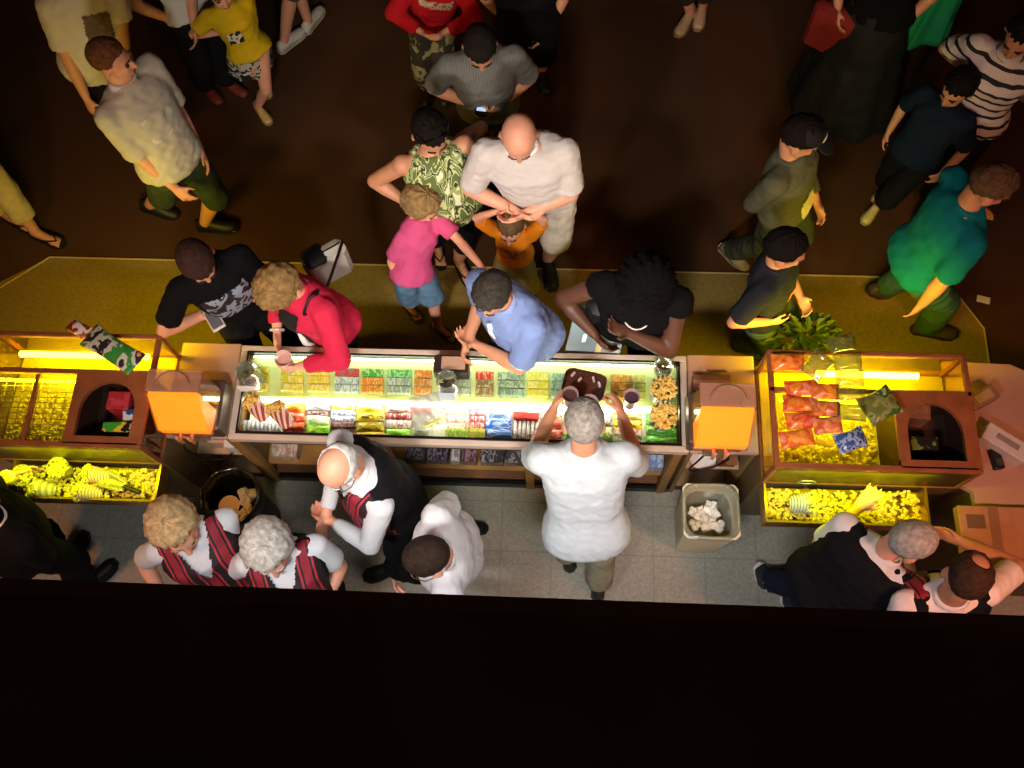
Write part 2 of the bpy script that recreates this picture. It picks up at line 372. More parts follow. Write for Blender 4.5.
def person(label, h, head, yaw, hz=None, look=(0, 0), feet=None, hip=None, lean=.0, hands=(None, None), poles=(None, None), w=1., belly=0., fem=False,
           skin='pink', hair=None, haircol='#3a2a1c', top=None, vest=None, bottom=None, shoes=('#15120f',), syaw=None, foot_yaw=(8, -8), foot_pitch=(0, 0), curl=(.5, .5), thumbs=(None, None),
           bv=.0095, gv=.0115, bow=.0, legs=True, face=True, kneepole=None, HS=None, hpoint=None, collar=None, arms=True, stance=.11, tattoo=None, lips='#9c5a50', brow=None):
    r = Rig(); S = r.S = h/1.72; r.w = w; r.belly = belly; r.T = FEM if fem else MALE; r.bow = bow*S; seed = NPEOPLE[0] = NPEOPLE[0]+1
    r.HS = (HS or 1.04)*1.05 if h > 1.45 else 1.03 if h > 1.2 else .98
    ya = math.radians(yaw); r.fwd = np.array([math.cos(ya), math.sin(ya), 0]); r.left = np.array([-math.sin(ya), math.cos(ya), 0])
    ys = math.radians(yaw if syaw is None else syaw); r.lefts = np.array([-math.sin(ys), math.cos(ys), 0]); r.fws = np.array([math.cos(ys), math.sin(ys), 0])
    hz = h-.115*r.HS if hz is None else hz
    r.hc = np.array(hpoint, float) if hpoint is not None else P(head[0], head[1], hz)
    hy = math.radians(yaw+look[0]); pt = math.radians(look[1]); f0 = np.array([math.cos(hy), math.sin(hy), 0])
    r.hl = np.array([-math.sin(hy), math.cos(hy), 0]); r.hf = f0*math.cos(pt)-ZUP*math.sin(pt); r.hu = np.cross(r.hf, r.hl)
    upn = _u(ZUP+r.fws*.12+f0*max(0, math.sin(pt))*.5)
    if hip is not None: upn = _u(upn+_u(r.hc-P(*hip))*1.2)
    r.nb = r.hc-upn*.158*S
    ank = None
    if feet is not None:
        ank = [P(q[0], q[1], (q[2] if len(q) > 2 else .0)+.08*S) for q in feet]
    if hip is not None: r.hip = P(*hip)
    else:
        xy = r.hc[:2]-lean*r.fwd[:2] if ank is None else .62*(ank[0]+ank[1])[:2]/2+.38*r.hc[:2]-.1*lean*r.fwd[:2]
        dxy = np.linalg.norm(xy-r.nb[:2]); dz = math.sqrt(max((.5*S)**2-dxy**2, (.22*S)**2)); r.hip = np.array([*xy, r.nb[2]-dz])
    if ank is None: ank = [np.array([*(r.hip+s*r.left*stance*S)[:2], .08*S]) for s in (1, -1)]
    r.ank = ank; up = _u(r.nb-r.hip)
    shc = r.hip+(r.nb-r.hip)*.885
    r.sh = [shc+s*r.lefts*.178*S*(.45+.55*w)*(.92 if fem else 1) for s in (1, -1)]
    r.hj = [r.hip+s*r.left*.088*S*(.4+.6*w)-ZUP*.03*S for s in (1, -1)]
    r.knee = []; r.el = []; r.wr = []
    for i, s in enumerate((1, -1)):
        D = np.linalg.norm(r.hj[i]-ank[i]); k = max(1, D/(.875*S))
        kn, an = ik(r.hj[i], ank[i], .45*S*k, .43*S*k, r.fwd+s*r.left*.15 if kneepole is None else kneepole); r.knee.append(kn)
        t = hands[i]
        if t is None: W = r.sh[i]-ZUP*.5*S+s*r.lefts*.09*S*w+r.fws*.05*S
        else: W = P(*t) if len(t) == 3 else np.array(t[1:], float)
        pl = poles[i] if poles[i] is not None else r.lefts*s*.55-r.fws*.35-ZUP*.7
        e_, w_ = ik(r.sh[i], W, .29*S, .255*S, pl); r.el.append(e_); r.wr.append(w_)
    r.fd = []; r.fn = []
    for i, s in enumerate((1, -1)):
        fy = math.radians(yaw+foot_yaw[i]); fp = math.radians(foot_pitch[i]); g = np.array([math.cos(fy), math.sin(fy), 0])
        r.fd.append(g*math.cos(fp)-ZUP*math.sin(fp)); r.fn.append(ZUP*math.cos(fp)+g*math.sin(fp))
    r.root = np.array([*((ank[0]+ank[1])/2)[:2], 0.])
    wk = .55+.45*w
    ra = [.05*S*wk, .041*S*wk, .027*S]; rl = [.083*S*wk, .056*S*wk, .037*S]
    r.ra, r.rl = ra, rl
    # --- body
    mb = MB(); torso(r, mb, -.15, 1.02, -.004)
    nk = .054*S*(.92 if fem else 1.05)
    mb.cone(r.nb-up*.05*S, r.hc-r.hu*.05*r.HS-r.hf*.022*r.HS, nk*1.12, nk*.95, 14)
    head_shape(mb, r)
    for i, s in enumerate((1, -1)):
        if arms:
            mb.ell(r.sh[i], [v*.058*S*wk for v in np.eye(3)], 12, 7)
            mb.cone(r.nb-up*.06*S, r.sh[i], .055*S, .05*S, 10)
            mb.cone(r.sh[i], r.el[i], ra[0], ra[1]); fm = r.el[i]+(r.wr[i]-r.el[i])*.3
            mb.cone(r.el[i], fm, ra[1]*.95, ra[1]*1.02); mb.cone(fm, r.wr[i], ra[1]*1.02, ra[2])
            tv = thumbs[i] if thumbs[i] is not None else r.fws*.8-r.lefts*s*.45+ZUP*.35
            d = _u(r.wr[i]-r.el[i]); make_hand(mb, r.wr[i]+d*.01, d, np.array(tv, float), s, S*1.02, curl[i])
        if legs:
            mb.cone(r.hj[i], r.knee[i], rl[0], rl[1]); cm = r.knee[i]+(ank[i]-r.knee[i])*.3-r.fwd*.012*S
            mb.cone(r.knee[i], cm, rl[1]*.95, rl[1]); mb.cone(cm, ank[i], rl[1], rl[2])
            a, d, n = ank[i], r.fd[i], r.fn[i]; l = np.cross(n, d)
            mb.ell(a-n*.04*S-d*.035*S, (d*.04*S, l*.032*S, n*.034*S), 10, 7); mb.cone(a-n*.03*S, a-n*.052*S+d*.12*S, .036*S, .024*S, 10)
            mb.ell(a-n*.056*S+d*.125*S, (d*.05*S, l*.042*S, n*.018*S), 12, 7)
            for q in range(5): mb.cone(a-n*.06*S+d*.15*S+l*(.03-.015*q)*S, a-n*.063*S+d*(.186-.006*abs(q-(0 if s < 0 else 4)))*S+l*(.034-.017*q)*S, .0105*S, .009*S, 6)
    me, co = voxel(mb, bv, 2, .45)
    settle(me, co, r.root); me.materials.append(skin_mat(skin))
    o = bpy.data.objects.new('person', me); COL.objects.link(o); o.location = tuple(r.root); r.o = o
    tag(o, label, 'person')
    R = np.stack([-_u(r.lefts-up*up.dot(r.lefts)), _u(np.cross(_u(r.lefts-up*up.dot(r.lefts)), up)), up], 1); r.R = R; r.chest = r.hip+(r.nb-r.hip)*.6
    r.seed = seed
    def put(name, mesh_co, material, frame=None, lab=None):
        me_, co_ = mesh_co
        if frame is None: settle(me_, co_, r.root); q = bpy.data.objects.new(name, me_); q.location = (0, 0, 0)
        else:
            fo, FR = frame; settle(me_, (co_-fo)@FR, (0, 0, 0)); q = bpy.data.objects.new(name, me_)
            q.matrix_basis = Matrix([[*FR[0], fo[0]-r.root[0]], [*FR[1], fo[1]-r.root[1]], [*FR[2], fo[2]-r.root[2]], [0, 0, 0, 1]])
        for m in (material if isinstance(material, (list, tuple)) else [material]): me_.materials.append(m)
        COL.objects.link(q); q.parent = o
        if lab: q['label'] = lab
        return q
    r.put = put
    fr = (r.chest, R); r.fr = fr
    if face:
        c, S2 = r.hc, r.HS
        for s in (1, -1):
            obj('eye', MB().ell(c+r.hu*.004*S2+r.hf*.081*S2+r.hl*s*.03*S2, (r.hl*.0135*S2, r.hf*.0095*S2, r.hu*.0075*S2), 10, 7), mat('#3a2d26', .25), o, True)
            obj('eyebrow', MB().tube([c+r.hu*.027*S2+r.hf*.093*S2+r.hl*s*.014*S2, c+r.hu*.032*S2+r.hf*.09*S2+r.hl*s*.032*S2, c+r.hu*.026*S2+r.hf*.078*S2+r.hl*s*.049*S2], .0035*S2, 6), mat(brow or haircol, .8), o, True)
        obj('lips', MB().ell(c-r.hu*.06*S2+r.hf*.0905*S2, (r.hl*.022*S2, r.hf*.0055*S2, r.hu*.008*S2), 10, 7), mat(lips, .45), o, True)
    if hair:
        hm = hair_mesh(r, hair, seed); hc2 = lin(haircol)
        obj('hair', hm, mat(haircol, .8, noise=.35, nscale=45, bump=.5, bscale=160, spec=.12), o, True)
    if bottom:
        b = dict(kind='pants', col='#26262a', frac=1.96, e=.018, hem=None, mat=None); b.update(bottom); b['e'] = .008+b['e']*.5; mb = MB()
        if b['kind'] == 'pants':
            torso(r, mb, -.13, .0, b['e']*.8); torso(r, mb, -.05, .15, .007)
            for i in (0, 1): limb_chain(mb, (r.hj[i]-ZUP*.01, r.knee[i], ank[i]), [rl[0], rl[1]+.006, rl[2]+.02], b['frac'], b['e'], b['hem'])
            if b['frac'] > 1.5:
                for i in (0, 1): mb.cone(r.knee[i]-r.fwd*.004, r.knee[i]+(ank[i]-r.knee[i])*.36-r.fwd*.014*S, rl[1]+b['e'], rl[1]+b['e']+.004)
            put('trousers' if b['frac'] > 1.4 else 'shorts', voxel(mb, gv, 3, .5, .0035, .13, seed+3), b['mat'] or mat(b['col'], .9, noise=.12, nscale=25, bump=.15, bscale=400, spec=.12), fr)
        else:
            lo = (r.hip[2]-b['len']*S); c0 = r.hip+(r.nb-r.hip)*.2; cb = np.array([*((r.hip*.5+r.root*.5)[:2]), lo]); rs = []
            for t in np.linspace(0, 1, 12):
                c = c0+(cb-c0)*t; a1 = (.16+(b['flare']-.16)*t**.8)*S*wk; a2 = (.125+(b['flare']*.9-.125)*t**.8)*S*wk; rs.append([c+r.left*a1*(1+.07*t*math.sin(9*q))*math.cos(q)+r.fwd*a2*(1+.07*t*math.sin(9*q))*math.sin(q) for q in np.linspace(0, 2*PI, 48, endpoint=False)])
            mb.rings(rs); put('skirt', voxel(mb, gv, 2, .5, .004, .12, seed+3), b['mat'] or mat(b['col'], .85), fr)
    if top:
        t = dict(col='#ffffff', mat=None, hem=-.06, sleeve=.62, e=.016, neck=.995, shem=None, wr=.007, flare=.06, name=None); t.update(top); t['e'] = .006+t['e']*.5 if vest is None else .010; t['hem'] = t['hem'] if vest is None else .04; t['flare'] = t['flare'] if vest is None else 0; t['wr'] = .0024 if vest is None else .0012; mb = MB()
        torso(r, mb, t['hem'], t['neck'], t['e'], flare=t['flare'])
        if t['sleeve'] > 0:
            for i in (0, 1):
                mb.cone(r.nb-up*.075*S, r.sh[i], .058*S+t['e']*.5, .058*S*wk+t['e']*.8, 12)
                limb_chain(mb, (r.sh[i], r.el[i], r.wr[i]), [.054*S*wk, ra[1], ra[2]], t['sleeve'], t['e'], t['shem'] or (None if t['sleeve'] > 1 else .06*S*wk+t['e']*.6))
        else:
            for i, s in enumerate((1, -1)): mb.cone(r.nb-up*.07*S+s*r.lefts*.07*S, r.sh[i]-s*r.lefts*.045*S, .05*S, .05*S, 12)
        if t['sleeve'] > 0 and t['neck'] < 1: mb.cone(r.nb-up*.05*S, r.nb+up*.02*S+r.fws*.004, .112*S, .074*S, 16, True)
        nm = t['name'] or ('shirt' if t['sleeve'] > 0 else 'tank_top')
        r.top = put(nm, voxel(mb, gv, 3, .5, t['wr'], .085, seed), t['mat'] or mat(t['col'], .9, noise=.05, nscale=18, bump=.12, bscale=380, spec=.12), fr)
    if vest is not None:
        mb = MB(); torso(r, mb, -.09, .965, .028)
        for i, s in enumerate((1, -1)): mb.cone(r.nb-up*.07*S+s*r.lefts*.05*S, r.sh[i]-s*r.lefts*.035*S, .064*S, .056*S*wk+.012, 12)
        for s in (1, -1): mb.cone(r.nb-up*.13*S+r.fws*.035+s*r.lefts*.055*S, r.sh[0 if s > 0 else 1]-s*r.lefts*.05*S+r.fws*.035-up*.06*S, .068*S*wk, .062*S*wk, 12)
        me_, co_ = voxel(mb, gv, 3, .5, .004, .14, seed+9)
        q = put('vest', (me_, co_), [mat('#141418', .85, noise=.15, nscale=20, spec=.12), pattern('stripes', ['#8c1c2c', '#17101a', '#b02a36', '#1d1014'], 3.2 if w < 1.1 else 2.8, 0, .75, dist=.0)], fr)
        import bmesh
        bm = bmesh.new(); bm.from_mesh(me_); dele = []
        vz = vest.get('v', -.02)*S
        for fc in bm.faces:
            cc = fc.calc_center_median(); nn = fc.normal
            if cc.y > .0 and nn.y > -.1 and abs(cc.x) < .19*S:
                fc.material_index = 1
                if abs(cc.x) < (cc.z-vz)*.42 and cc.z > vz: dele.append(fc)
        bmesh.ops.delete(bm, geom=dele, context='FACES'); bm.to_mesh(me_); bm.free(); smooth_me(me_)
    if collar:
        d = _u(r.hc-r.nb); ax, ay = perp(d); a0 = r.nb-up*.008*S; mb = MB(); rs = []
        for z, q in ((0, .088), (.028, .078), (.055, .070), (.05, .064), (.0, .074)): rs.append([a0+up*z*S*(.9)+(r.R[:, 0]*math.cos(p)+r.R[:, 1]*math.sin(p)*.92)*q*S*(.97 if fem else 1.03)-up*.02*S*max(0, math.sin(p)) for p in np.linspace(0, 2*PI, 28, endpoint=False)])
        mb.rings(rs, False, True); obj('collar', mb, mat(collar, .8), o, True)
    elif top and top.get('sleeve', 1) > 0 and vest is None:
        a0 = r.nb+up*.012*S
        obj('neckband', MB().tube([a0+(r.R[:, 0]*math.cos(p)*.074+r.R[:, 1]*(math.sin(p)*.070+.004))*S-up*.02*S*max(0, math.sin(p)) for p in np.linspace(0, 2*PI, 28, endpoint=False)], .010*S, 7, True), r.top.data.materials[0] if 'mat' not in top else mat('#6a6a66', .8), o, True)
    if shoes and legs:
        kind = shoes[1] if len(shoes) > 1 else 'shoe'; sc = shoes[2] if len(shoes) > 2 else '#222222'
        for i in (0, 1):
            A, B = shoe_mb(r, i, .085 if kind == 'shoe' else .11)
            if kind == 'sandal':
                so = obj('sandal', B, mat(shoes[0], .7), o, 40); a, d, n = ank[i], r.fd[i], r.fn[i]; l = np.cross(n, d); b = a-n*.078*S
                for s in (1, -1):
                    obj('strap', MB().tube([b+d*.155*S+n*.016*S, b+d*.15*S+n*.04*S+l*s*.004, b+d*.1*S+n*.05*S+l*s*.036*S, b+d*.05*S+n*.02*S+l*s*.045*S], .006*S, 6), mat(sc, .6), so, True)
            else:
                sh = obj('shoe', A, mat(shoes[0], .55, noise=.1), o, True); obj('sole', B, mat(sc, .7), sh, 40)
                if kind == 'laced':
                    a, d, n = ank[i], r.fd[i], r.fn[i]; l = np.cross(n, d); mb = MB()
                    for q in range(4):
                        x = (.055+.022*q)*S; z = (.088-.011*q)*S; b = a-n*.075*S+d*x; mb.tube([b+l*.03*S+n*(z-.014), b+n*(z+.002), b-l*.03*S+d*.012+n*(z-.014)], .003, 6)
                    obj('laces', mb, mat('#d8d8d8', .7), sh, True)
    return r
def print_patch(r, x0, x1, z0, z1, material, name='print', front=True, src=None, lab=None):
    """a printed patch lying on the cloth, cut from the shirt's own surface"""
    import bmesh
    src = src or r.top; bm = bmesh.new(); bm.from_mesh(src.data)
    bm.normal_update(); dele = [fc for fc in bm.faces if not (x0 < fc.calc_center_median().x < x1 and z0 < fc.calc_center_median().z < z1 and (fc.normal.y > .1) == front and abs(fc.normal.y) > .1)]
    bmesh.ops.delete(bm, geom=dele, context='FACES')
    for v in bm.verts: v.co = v.co+v.normal*.005
    me = bpy.data.meshes.new(name); bm.to_mesh(me); bm.free(); me.materials.clear(); me.materials.append(material); smooth_me(me)
    q = bpy.data.objects.new(name, me); COL.objects.link(q); q.parent = r.o; q.matrix_basis = src.matrix_basis.copy()
    if lab: q['label'] = lab
    return q
def glasses(r, col='#222222', lens=None, up=0., name='glasses'):
    c, S = r.hc+r.hu*up*r.HS, r.HS; mb = MB(); fo = .1 if up < .03 else .035
    for s in (1, -1):
        q = c+r.hf*fo*S+r.hl*s*.032*S+r.hu*.003
        mb.tube([q+(r.hl*.024*math.cos(t)+r.hu*.018*math.sin(t))*S for t in np.linspace(0, 2*PI, 14, endpoint=False)], .0026, 6, True)
        mb.tube([q+r.hl*s*.024*S, c+r.hl*s*.083*S+r.hf*(fo-.045)*S, c+r.hl*s*.086*S-r.hf*.012*S], .0026, 6)
    mb.tube([c+r.hf*(fo+.004)*S+r.hl*.009*S, c+r.hf*(fo+.006)*S, c+r.hf*(fo+.004)*S-r.hl*.009*S], .0026, 6)
    g = obj(name, mb, mat(col, .3, .3), r.o, True)
    if lens:
        for s in (1, -1):
            obj('lens', MB().ell(c+r.hf*fo*S+r.hl*s*.032*S+r.hu*.003, (r.hl*.024*S, r.hf*.003, r.hu*.019*S), 12, 7), mat(lens, .1), g, True)
    return g
# ------------------------------------------------------------------ the setting
def carpet():
    m = bpy.data.materials.new('mat_carpet'); m.use_nodes = True; nt = m.node_tree; b = nt.nodes['Principled BSDF']; b.inputs['Roughness'].default_value = .95; b.inputs['Specular IOR Level'].default_value = .1
    tc = nt.nodes.new('ShaderNodeTexCoord'); n = nt.nodes.new('ShaderNodeTexNoise'); n.inputs['Scale'].default_value = 90; n.inputs['Detail'].default_value = 6
    n2 = nt.nodes.new('ShaderNodeTexNoise'); n2.inputs['Scale'].default_value = 1.3
    mx = nt.nodes.new('ShaderNodeMath'); mx.operation = 'ADD'; nt.links.new(tc.outputs['Object'], n.inputs['Vector']); nt.links.new(tc.outputs['Object'], n2.inputs['Vector'])
    nt.links.new(n.outputs['Fac'], mx.inputs[0]); nt.links.new(n2.outputs['Fac'], mx.inputs[1])
    r = nt.nodes.new('ShaderNodeValToRGB'); r.color_ramp.elements[0].position = .7; r.color_ramp.elements[1].position = 1.3
    r.color_ramp.elements[0].color = (*lin('#3b2617'), 1); r.color_ramp.elements[1].color = (*lin('#482f1d'), 1)
    nt.links.new(mx.outputs[0], r.inputs[0]); nt.links.new(r.outputs[0], b.inputs['Base Color'])
    bp = nt.nodes.new('ShaderNodeBump'); bp.inputs['Strength'].default_value = .3; nt.links.new(n.outputs['Fac'], bp.inputs['Height']); nt.links.new(bp.outputs[0], b.inputs['Normal'])
    return m
def vinyl(c1, c2, tile, grout):
    m = bpy.data.materials.new('mat_vinyl'); m.use_nodes = True; nt = m.node_tree; b = nt.nodes['Principled BSDF']; b.inputs['Roughness'].default_value = .5; b.inputs['Specular IOR Level'].default_value = .2
    tc = nt.nodes.new('ShaderNodeTexCoord'); n = nt.nodes.new('ShaderNodeTexNoise'); n.inputs['Scale'].default_value = 60; n.inputs['Detail'].default_value = 7
    nt.links.new(tc.outputs['Object'], n.inputs['Vector']); r = nt.nodes.new('ShaderNodeValToRGB'); r.color_ramp.elements[0].position = .35; r.color_ramp.elements[1].position = .68
    r.color_ramp.elements[0].color = (*lin(c1), 1); r.color_ramp.elements[1].color = (*lin(c2), 1); nt.links.new(n.outputs['Fac'], r.inputs[0])
    if tile:
        bk = nt.nodes.new('ShaderNodeTexBrick'); bk.offset = 0; bk.inputs['Scale'].default_value = 1; bk.inputs['Brick Width'].default_value = tile; bk.inputs['Row Height'].default_value = tile; bk.inputs['Mortar Size'].default_value = .004
        bk.inputs['Mortar'].default_value = (*lin(grout), 1); nt.links.new(tc.outputs['Object'], bk.inputs['Vector']); nt.links.new(r.outputs[0], bk.inputs['Color1']); nt.links.new(r.outputs[0], bk.inputs['Color2']); nt.links.new(bk.outputs[0], b.inputs['Base Color'])
    else: nt.links.new(r.outputs[0], b.inputs['Base Color'])
    return m
WOOD = mat('#7a5030', .5, noise=.2, nscale=9, bump=.1, bscale=60)
WOODRED = mat('#8a5230', .45, noise=.22, nscale=11, bump=.1, bscale=60)
WOODDK = mat('#6a5240', .5, noise=.25, nscale=8, bump=.1, bscale=50)
WOODYEL = mat('#9a7238', .5, noise=.18, nscale=9)
LAMP = mat('#b28a76', .4, noise=.05, nscale=8)           # pinkish laminate
LAMGREY = mat('#9c948c', .4, noise=.06, nscale=8)
PALE = mat('#c9b3a0', .45, noise=.05, nscale=12)
BLACK = mat('#0b0b0c', .4); STEEL = mat('#a8a49c', .3, .85); BRASS = mat('#b08a3a', .3, .8)
WHITEP = mat('#e8e4de', .6)

struct('floor', MB().bb((-9, -4, -.1), (9, 12, -.012)), carpet())
mat_poly = [(-3.575, 2.963), (2.607, 2.935), (2.815, 2.57), (2.81, 1.9), (-5.2, 1.9)]
struct('floor_vinyl', MB().prism(mat_poly, -.012, .0), vinyl('#7c6734', '#8e7840', 0, '#000000'))
struct('floor_serving', MB().prism([(-5.2, -3.0), (4.6, -3.0), (4.6, 1.9), (-5.2, 1.9)], -.012, .0), vinyl('#999585', '#aeaa99', .31, '#949080'))
tr = MB()
for a, b in zip(mat_poly[:3], mat_poly[1:4]): tr.cone((*a, .0), (*b, .0), .006, .006, 6, True)
tr.cone((-5.2, 1.62, 0), (-3.575, 2.963, 0), .006, .006, 6, True)
struct('trim_1', tr, mat('#c8b078', .35, .3))
# balcony the photograph is taken from
lg = MB().bbx((0, -.21, 4.84), (14, .582, .12), .012)
struct('trim_2', lg, WOODDK)
struct('trim_3', MB().bbx((0, -.052, 4.905), (14, .02, .012), .004), mat('#3a1c10', .4))
struct('wall_balcony', MB().bb((-7, -.18, 3.7), (7, .03, 4.79)), mat('#2a1a12', .7, noise=.1))
struct('ceiling', MB().bb((-7, -4, 3.55), (7, .03, 3.7)), mat('#3a2a20', .8))
struct('wall_back', MB().bb((-7, -4.1, -.1), (7, -4, 3.7)), mat('#3a2a20', .8))

# ------------------------------------------------------------------ display counter
CT = .92
dc = thing('display_counter', 'long glass-topped candy display counter with pale wooden rim and open shelves', 'counter', (-.515, 1.66, 0))
fr = MB()
for y0, y1 in ((1.385, 1.42), (1.9, 1.935)): fr.bbx((-.515, (y0+y1)/2, .895), (2.47, y1-y0, .055), .005)
for x0, x1 in ((-1.75, -1.712), (.683, .72)): fr.bbx(((x0+x1)/2, 1.66, .895), (x1-x0, .48, .055), .005)
obj('rim', fr, PALE, dc)
g = MB()
for x0, x1, y0, y1 in ((-1.712, .683, 1.42, 1.432), (-1.712, .683, 1.89, 1.9), (-1.712, -1.703, 1.432, 1.89), (.674, .683, 1.432, 1.89)): g.bb((x0, y0, .885), (x1, y1, .924))
obj('gasket', g, BLACK, dc)
obj('glass_top', MB().bb((-1.703, 1.432, .912), (.674, 1.89, .92)), glass('#fafdf8', .04), dc)
obj('rear_shelf', MB().bb((-1.70, 1.655, .855), (.672, 1.888, .861)), glass('#f4fbe8', .04, .55, '#dde6ae'), dc)
obj('front_tray', MB().bb((-1.70, 1.43, .755), (.672, 1.888, .765)), mat('#eeeadc', .5), dc)
obj('front_board', MB().bb((-1.712, 1.42, .74), (.683, 1.432, .885)), BLACK, dc)
obj('customer_panel', MB().bb((-1.75, 1.90, .03), (.72, 1.93, .868)), WOOD, dc)
for x in (-1.73, -.93, -.13, .67): obj('post', MB().bbx((x, 1.41, .445), (.05, .05, .84), .005), WOODYEL, dc)
for x in (-1.738, .708): obj('end_panel', MB().bb((x-.012, 1.436, .03), (x+.012, 1.9, .868)), WOODYEL, dc)
obj('middle_shelf', MB().bb((-1.72, 1.43, .27), (.69, 1.9, .29)), WOODYEL, dc)
obj('bottom_shelf', MB().bb((-1.72, 1.43, .08), (.69, 1.9, .10)), WOOD, dc)
obj('kick_plate', MB().bb((-1.75, 1.40, 0), (.72, 1.42, .08)), BLACK, dc)
tube = MB()
tube.cone((-1.68, 1.64, .838), (.65, 1.64, .838), .011, .011, 10, True)
obj('light_tube', tube, emission('#fff6e0', 30), dc)
tube = MB(); tube.cone((-1.68, 1.878, .895), (.65, 1.878, .895), .006, .006, 8, True)
obj('light_tube', tube, emission('#f6ffdc', 16), dc)
# stations beside it
def station(x0, x1, label, side):
    t = thing('dispenser_counter', label, 'counter', ((x0+x1)/2, 1.66, 0))
    obj('worktop', MB().bbx(((x0+x1)/2, 1.665, .905), (x1-x0, .56, .03), .006), LAMP, t)
    obj('drip_plate', MB().bbx(((x0+x1)/2+side*.02, 1.56, .924), (x1-x0-.08, .33, .008), .003), LAMGREY, t)
    for x in (x0+.014, x1-.014): obj('side_panel', MB().bb((x-.012, 1.40, .0), (x+.012, 1.93, .89)), mat('#8a6f45', .5, noise=.15), t)
    obj('customer_panel', MB().bb((x0, 1.91, .0), (x1, 1.935, .89)), LAMP, t)
    obj('shelf', MB().bb((x0+.03, 1.41, .52), (x1-.03, 1.9, .54)), mat('#b89a78', .5, noise=.1), t)
    obj('shelf', MB().bb((x0+.03, 1.41, .12), (x1-.03, 1.9, .14)), mat('#b89a78', .5, noise=.1), t)
    obj('kick_plate', MB().bb((x0, 1.42, 0), (x1, 1.44, .10)), BLACK, t)
    return t
station(-2.09, -1.755, 'drink dispenser counter beside the popcorn case with chip-heart bags on top', -1)['label'] = 'laminate drink counter with a black cord and a round bin below'
station(.725, 1.085, 'laminate drink counter with a square cream trash bin in front of it', 1)

def dispenser(cx, label, group):
    t = thing('drink_dispenser', label, 'drink dispenser', (cx, 1.5, .928), group)
    w = .135
    obj('base', MB().bbx((cx, 1.53, 1.0), (.29, .28, .145), .01), mat('#5a4a40', .4, .3), t)
    pr = [(1.345, 1.16), (1.345, 1.10), (1.375, 1.08), (1.585, 1.08), (1.60, 1.10), (1.60, 1.345), (1.575, 1.36), (1.475, 1.36)]
    A = MB(); A.extr([(cx-w, y, z) for y, z in pr], (2*w, 0, 0)); obj('tank', A, glass('#ffe8d8', .06, .08, '#d89a80'), t)
    q = [(1.353, 1.16), (1.353, 1.105), (1.38, 1.088), (1.578, 1.088), (1.592, 1.105), (1.592, 1.30), (1.495, 1.30), (1.45, 1.325)]
    q = [(1.352, 1.163), (1.352, 1.105), (1.38, 1.088), (1.49, 1.088), (1.49, 1.35), (1.472, 1.35)]
    B = MB(); B.extr([(cx-w+.008, y, z) for y, z in q], (2*w-.016, 0, 0)); obj('orange_drink', B, mat('#ff9a20', .3, emit=1.25, emcol='#ff9a1c'), t)  # emission in the drink stands in for light from within the tank
    lid = obj('lid', MB().bbx((cx, 1.545, 1.369), (.27, .12, .016), .006), mat('#b88a70', .25, alpha=.4), t)
    obj('handle', MB().tube([(cx+.085*math.cos(a), 1.515+.075*math.sin(a), 1.381) for a in np.linspace(0, PI, 12)], .005, 6), mat('#8a6450', .3), lid, True)
    for s in (-.03, .03):
        tp = obj('tap', MB().cone((cx+s, 1.36, 1.105), (cx+s, 1.312, 1.10), .011, .010, 10, True).cone((cx+s, 1.318, 1.105), (cx+s, 1.318, 1.05), .009, .008, 10, True), mat('#d98a5a', .3, .4), t, 40)
        obj('lever', MB().bbx((cx+s, 1.312, 1.13), (.014, .012, .05), .004), mat('#e8a070', .3), tp)
    obj('drip_tray', MB().bbx((cx, 1.385, .942), (.12, .05, .02), .006), mat('#6a5a4c', .4, .3), t)
    return t
GD = None
dispenser(-1.897, 'orange drink dispenser standing beside the clear charity jar', GD)
dispenser(.845, 'orange drink dispenser standing above the square cream trash bin', GD)

# ------------------------------------------------------------------ popcorn
def blob(mb, c, s, rs):
    for k in range(3):
        o = np.array(c)+rs.uniform(-.55, .55, 3)*s; q = s*rs.uniform(.5, .85)
        a = rs.uniform(0, 6); R = rotz(a)
        vs = [(0, 0, 1), (.9, 0, .3), (.28, .85, .3), (-.73, .53, .3), (-.73, -.53, .3), (.28, -.85, .3), (.5, .4, -.6), (-.5, .5, -.6), (-.2, -.7, -.6), (.4, -.5, -.6)]
        fs = [(0, 1, 2), (0, 2, 3), (0, 3, 4), (0, 4, 5), (0, 5, 1), (1, 6, 2), (2, 7, 3), (3, 8, 4), (4, 8, 5), (5, 9, 1), (1, 9, 6), (2, 6, 7), (3, 7, 8), (5, 8, 9), (6, 9, 8, 7)]
        mb.add([o+q*(R@np.array(v)) for v in vs], fs)
POP = mat('#e6d24c', .7, noise=.18, nscale=60); POPD = mat('#e8c060', .7, noise=.3, nscale=50)
def heap(x0, x1, y0, y1, z, n, s=.013, seed=1, hump=.03):
    rs = np.random.RandomState(seed); mb = MB()
    for i in range(n):
        x, y = rs.uniform(x0+s, x1-s), rs.uniform(y0+s, y1-s); u, v = (x-x0)/(x1-x0), (y-y0)/(y1-y0)
        blob(mb, (x, y, z+hump*(math.sin(PI*u)*math.sin(PI*v))*.7+.01*math.sin(9*u+seed)+rs.uniform(0, .012)), s*rs.uniform(.8, 1.2), rs)
    nx = 12
    return mb
def heap_round(c, r, z, n, s, seed, hump):
    rs = np.random.RandomState(seed); mb = MB()
    for i in range(n):
        q = r*math.sqrt(rs.uniform(0, 1)); a = rs.uniform(0, 2*PI); k = 1-(q/r)**2
        blob(mb, (c[0]+q*math.cos(a), c[1]+q*math.sin(a), z+hump*k+rs.uniform(-.006, .008)), s*rs.uniform(.8, 1.2), rs)
    return mb
YEL = '#fff200'
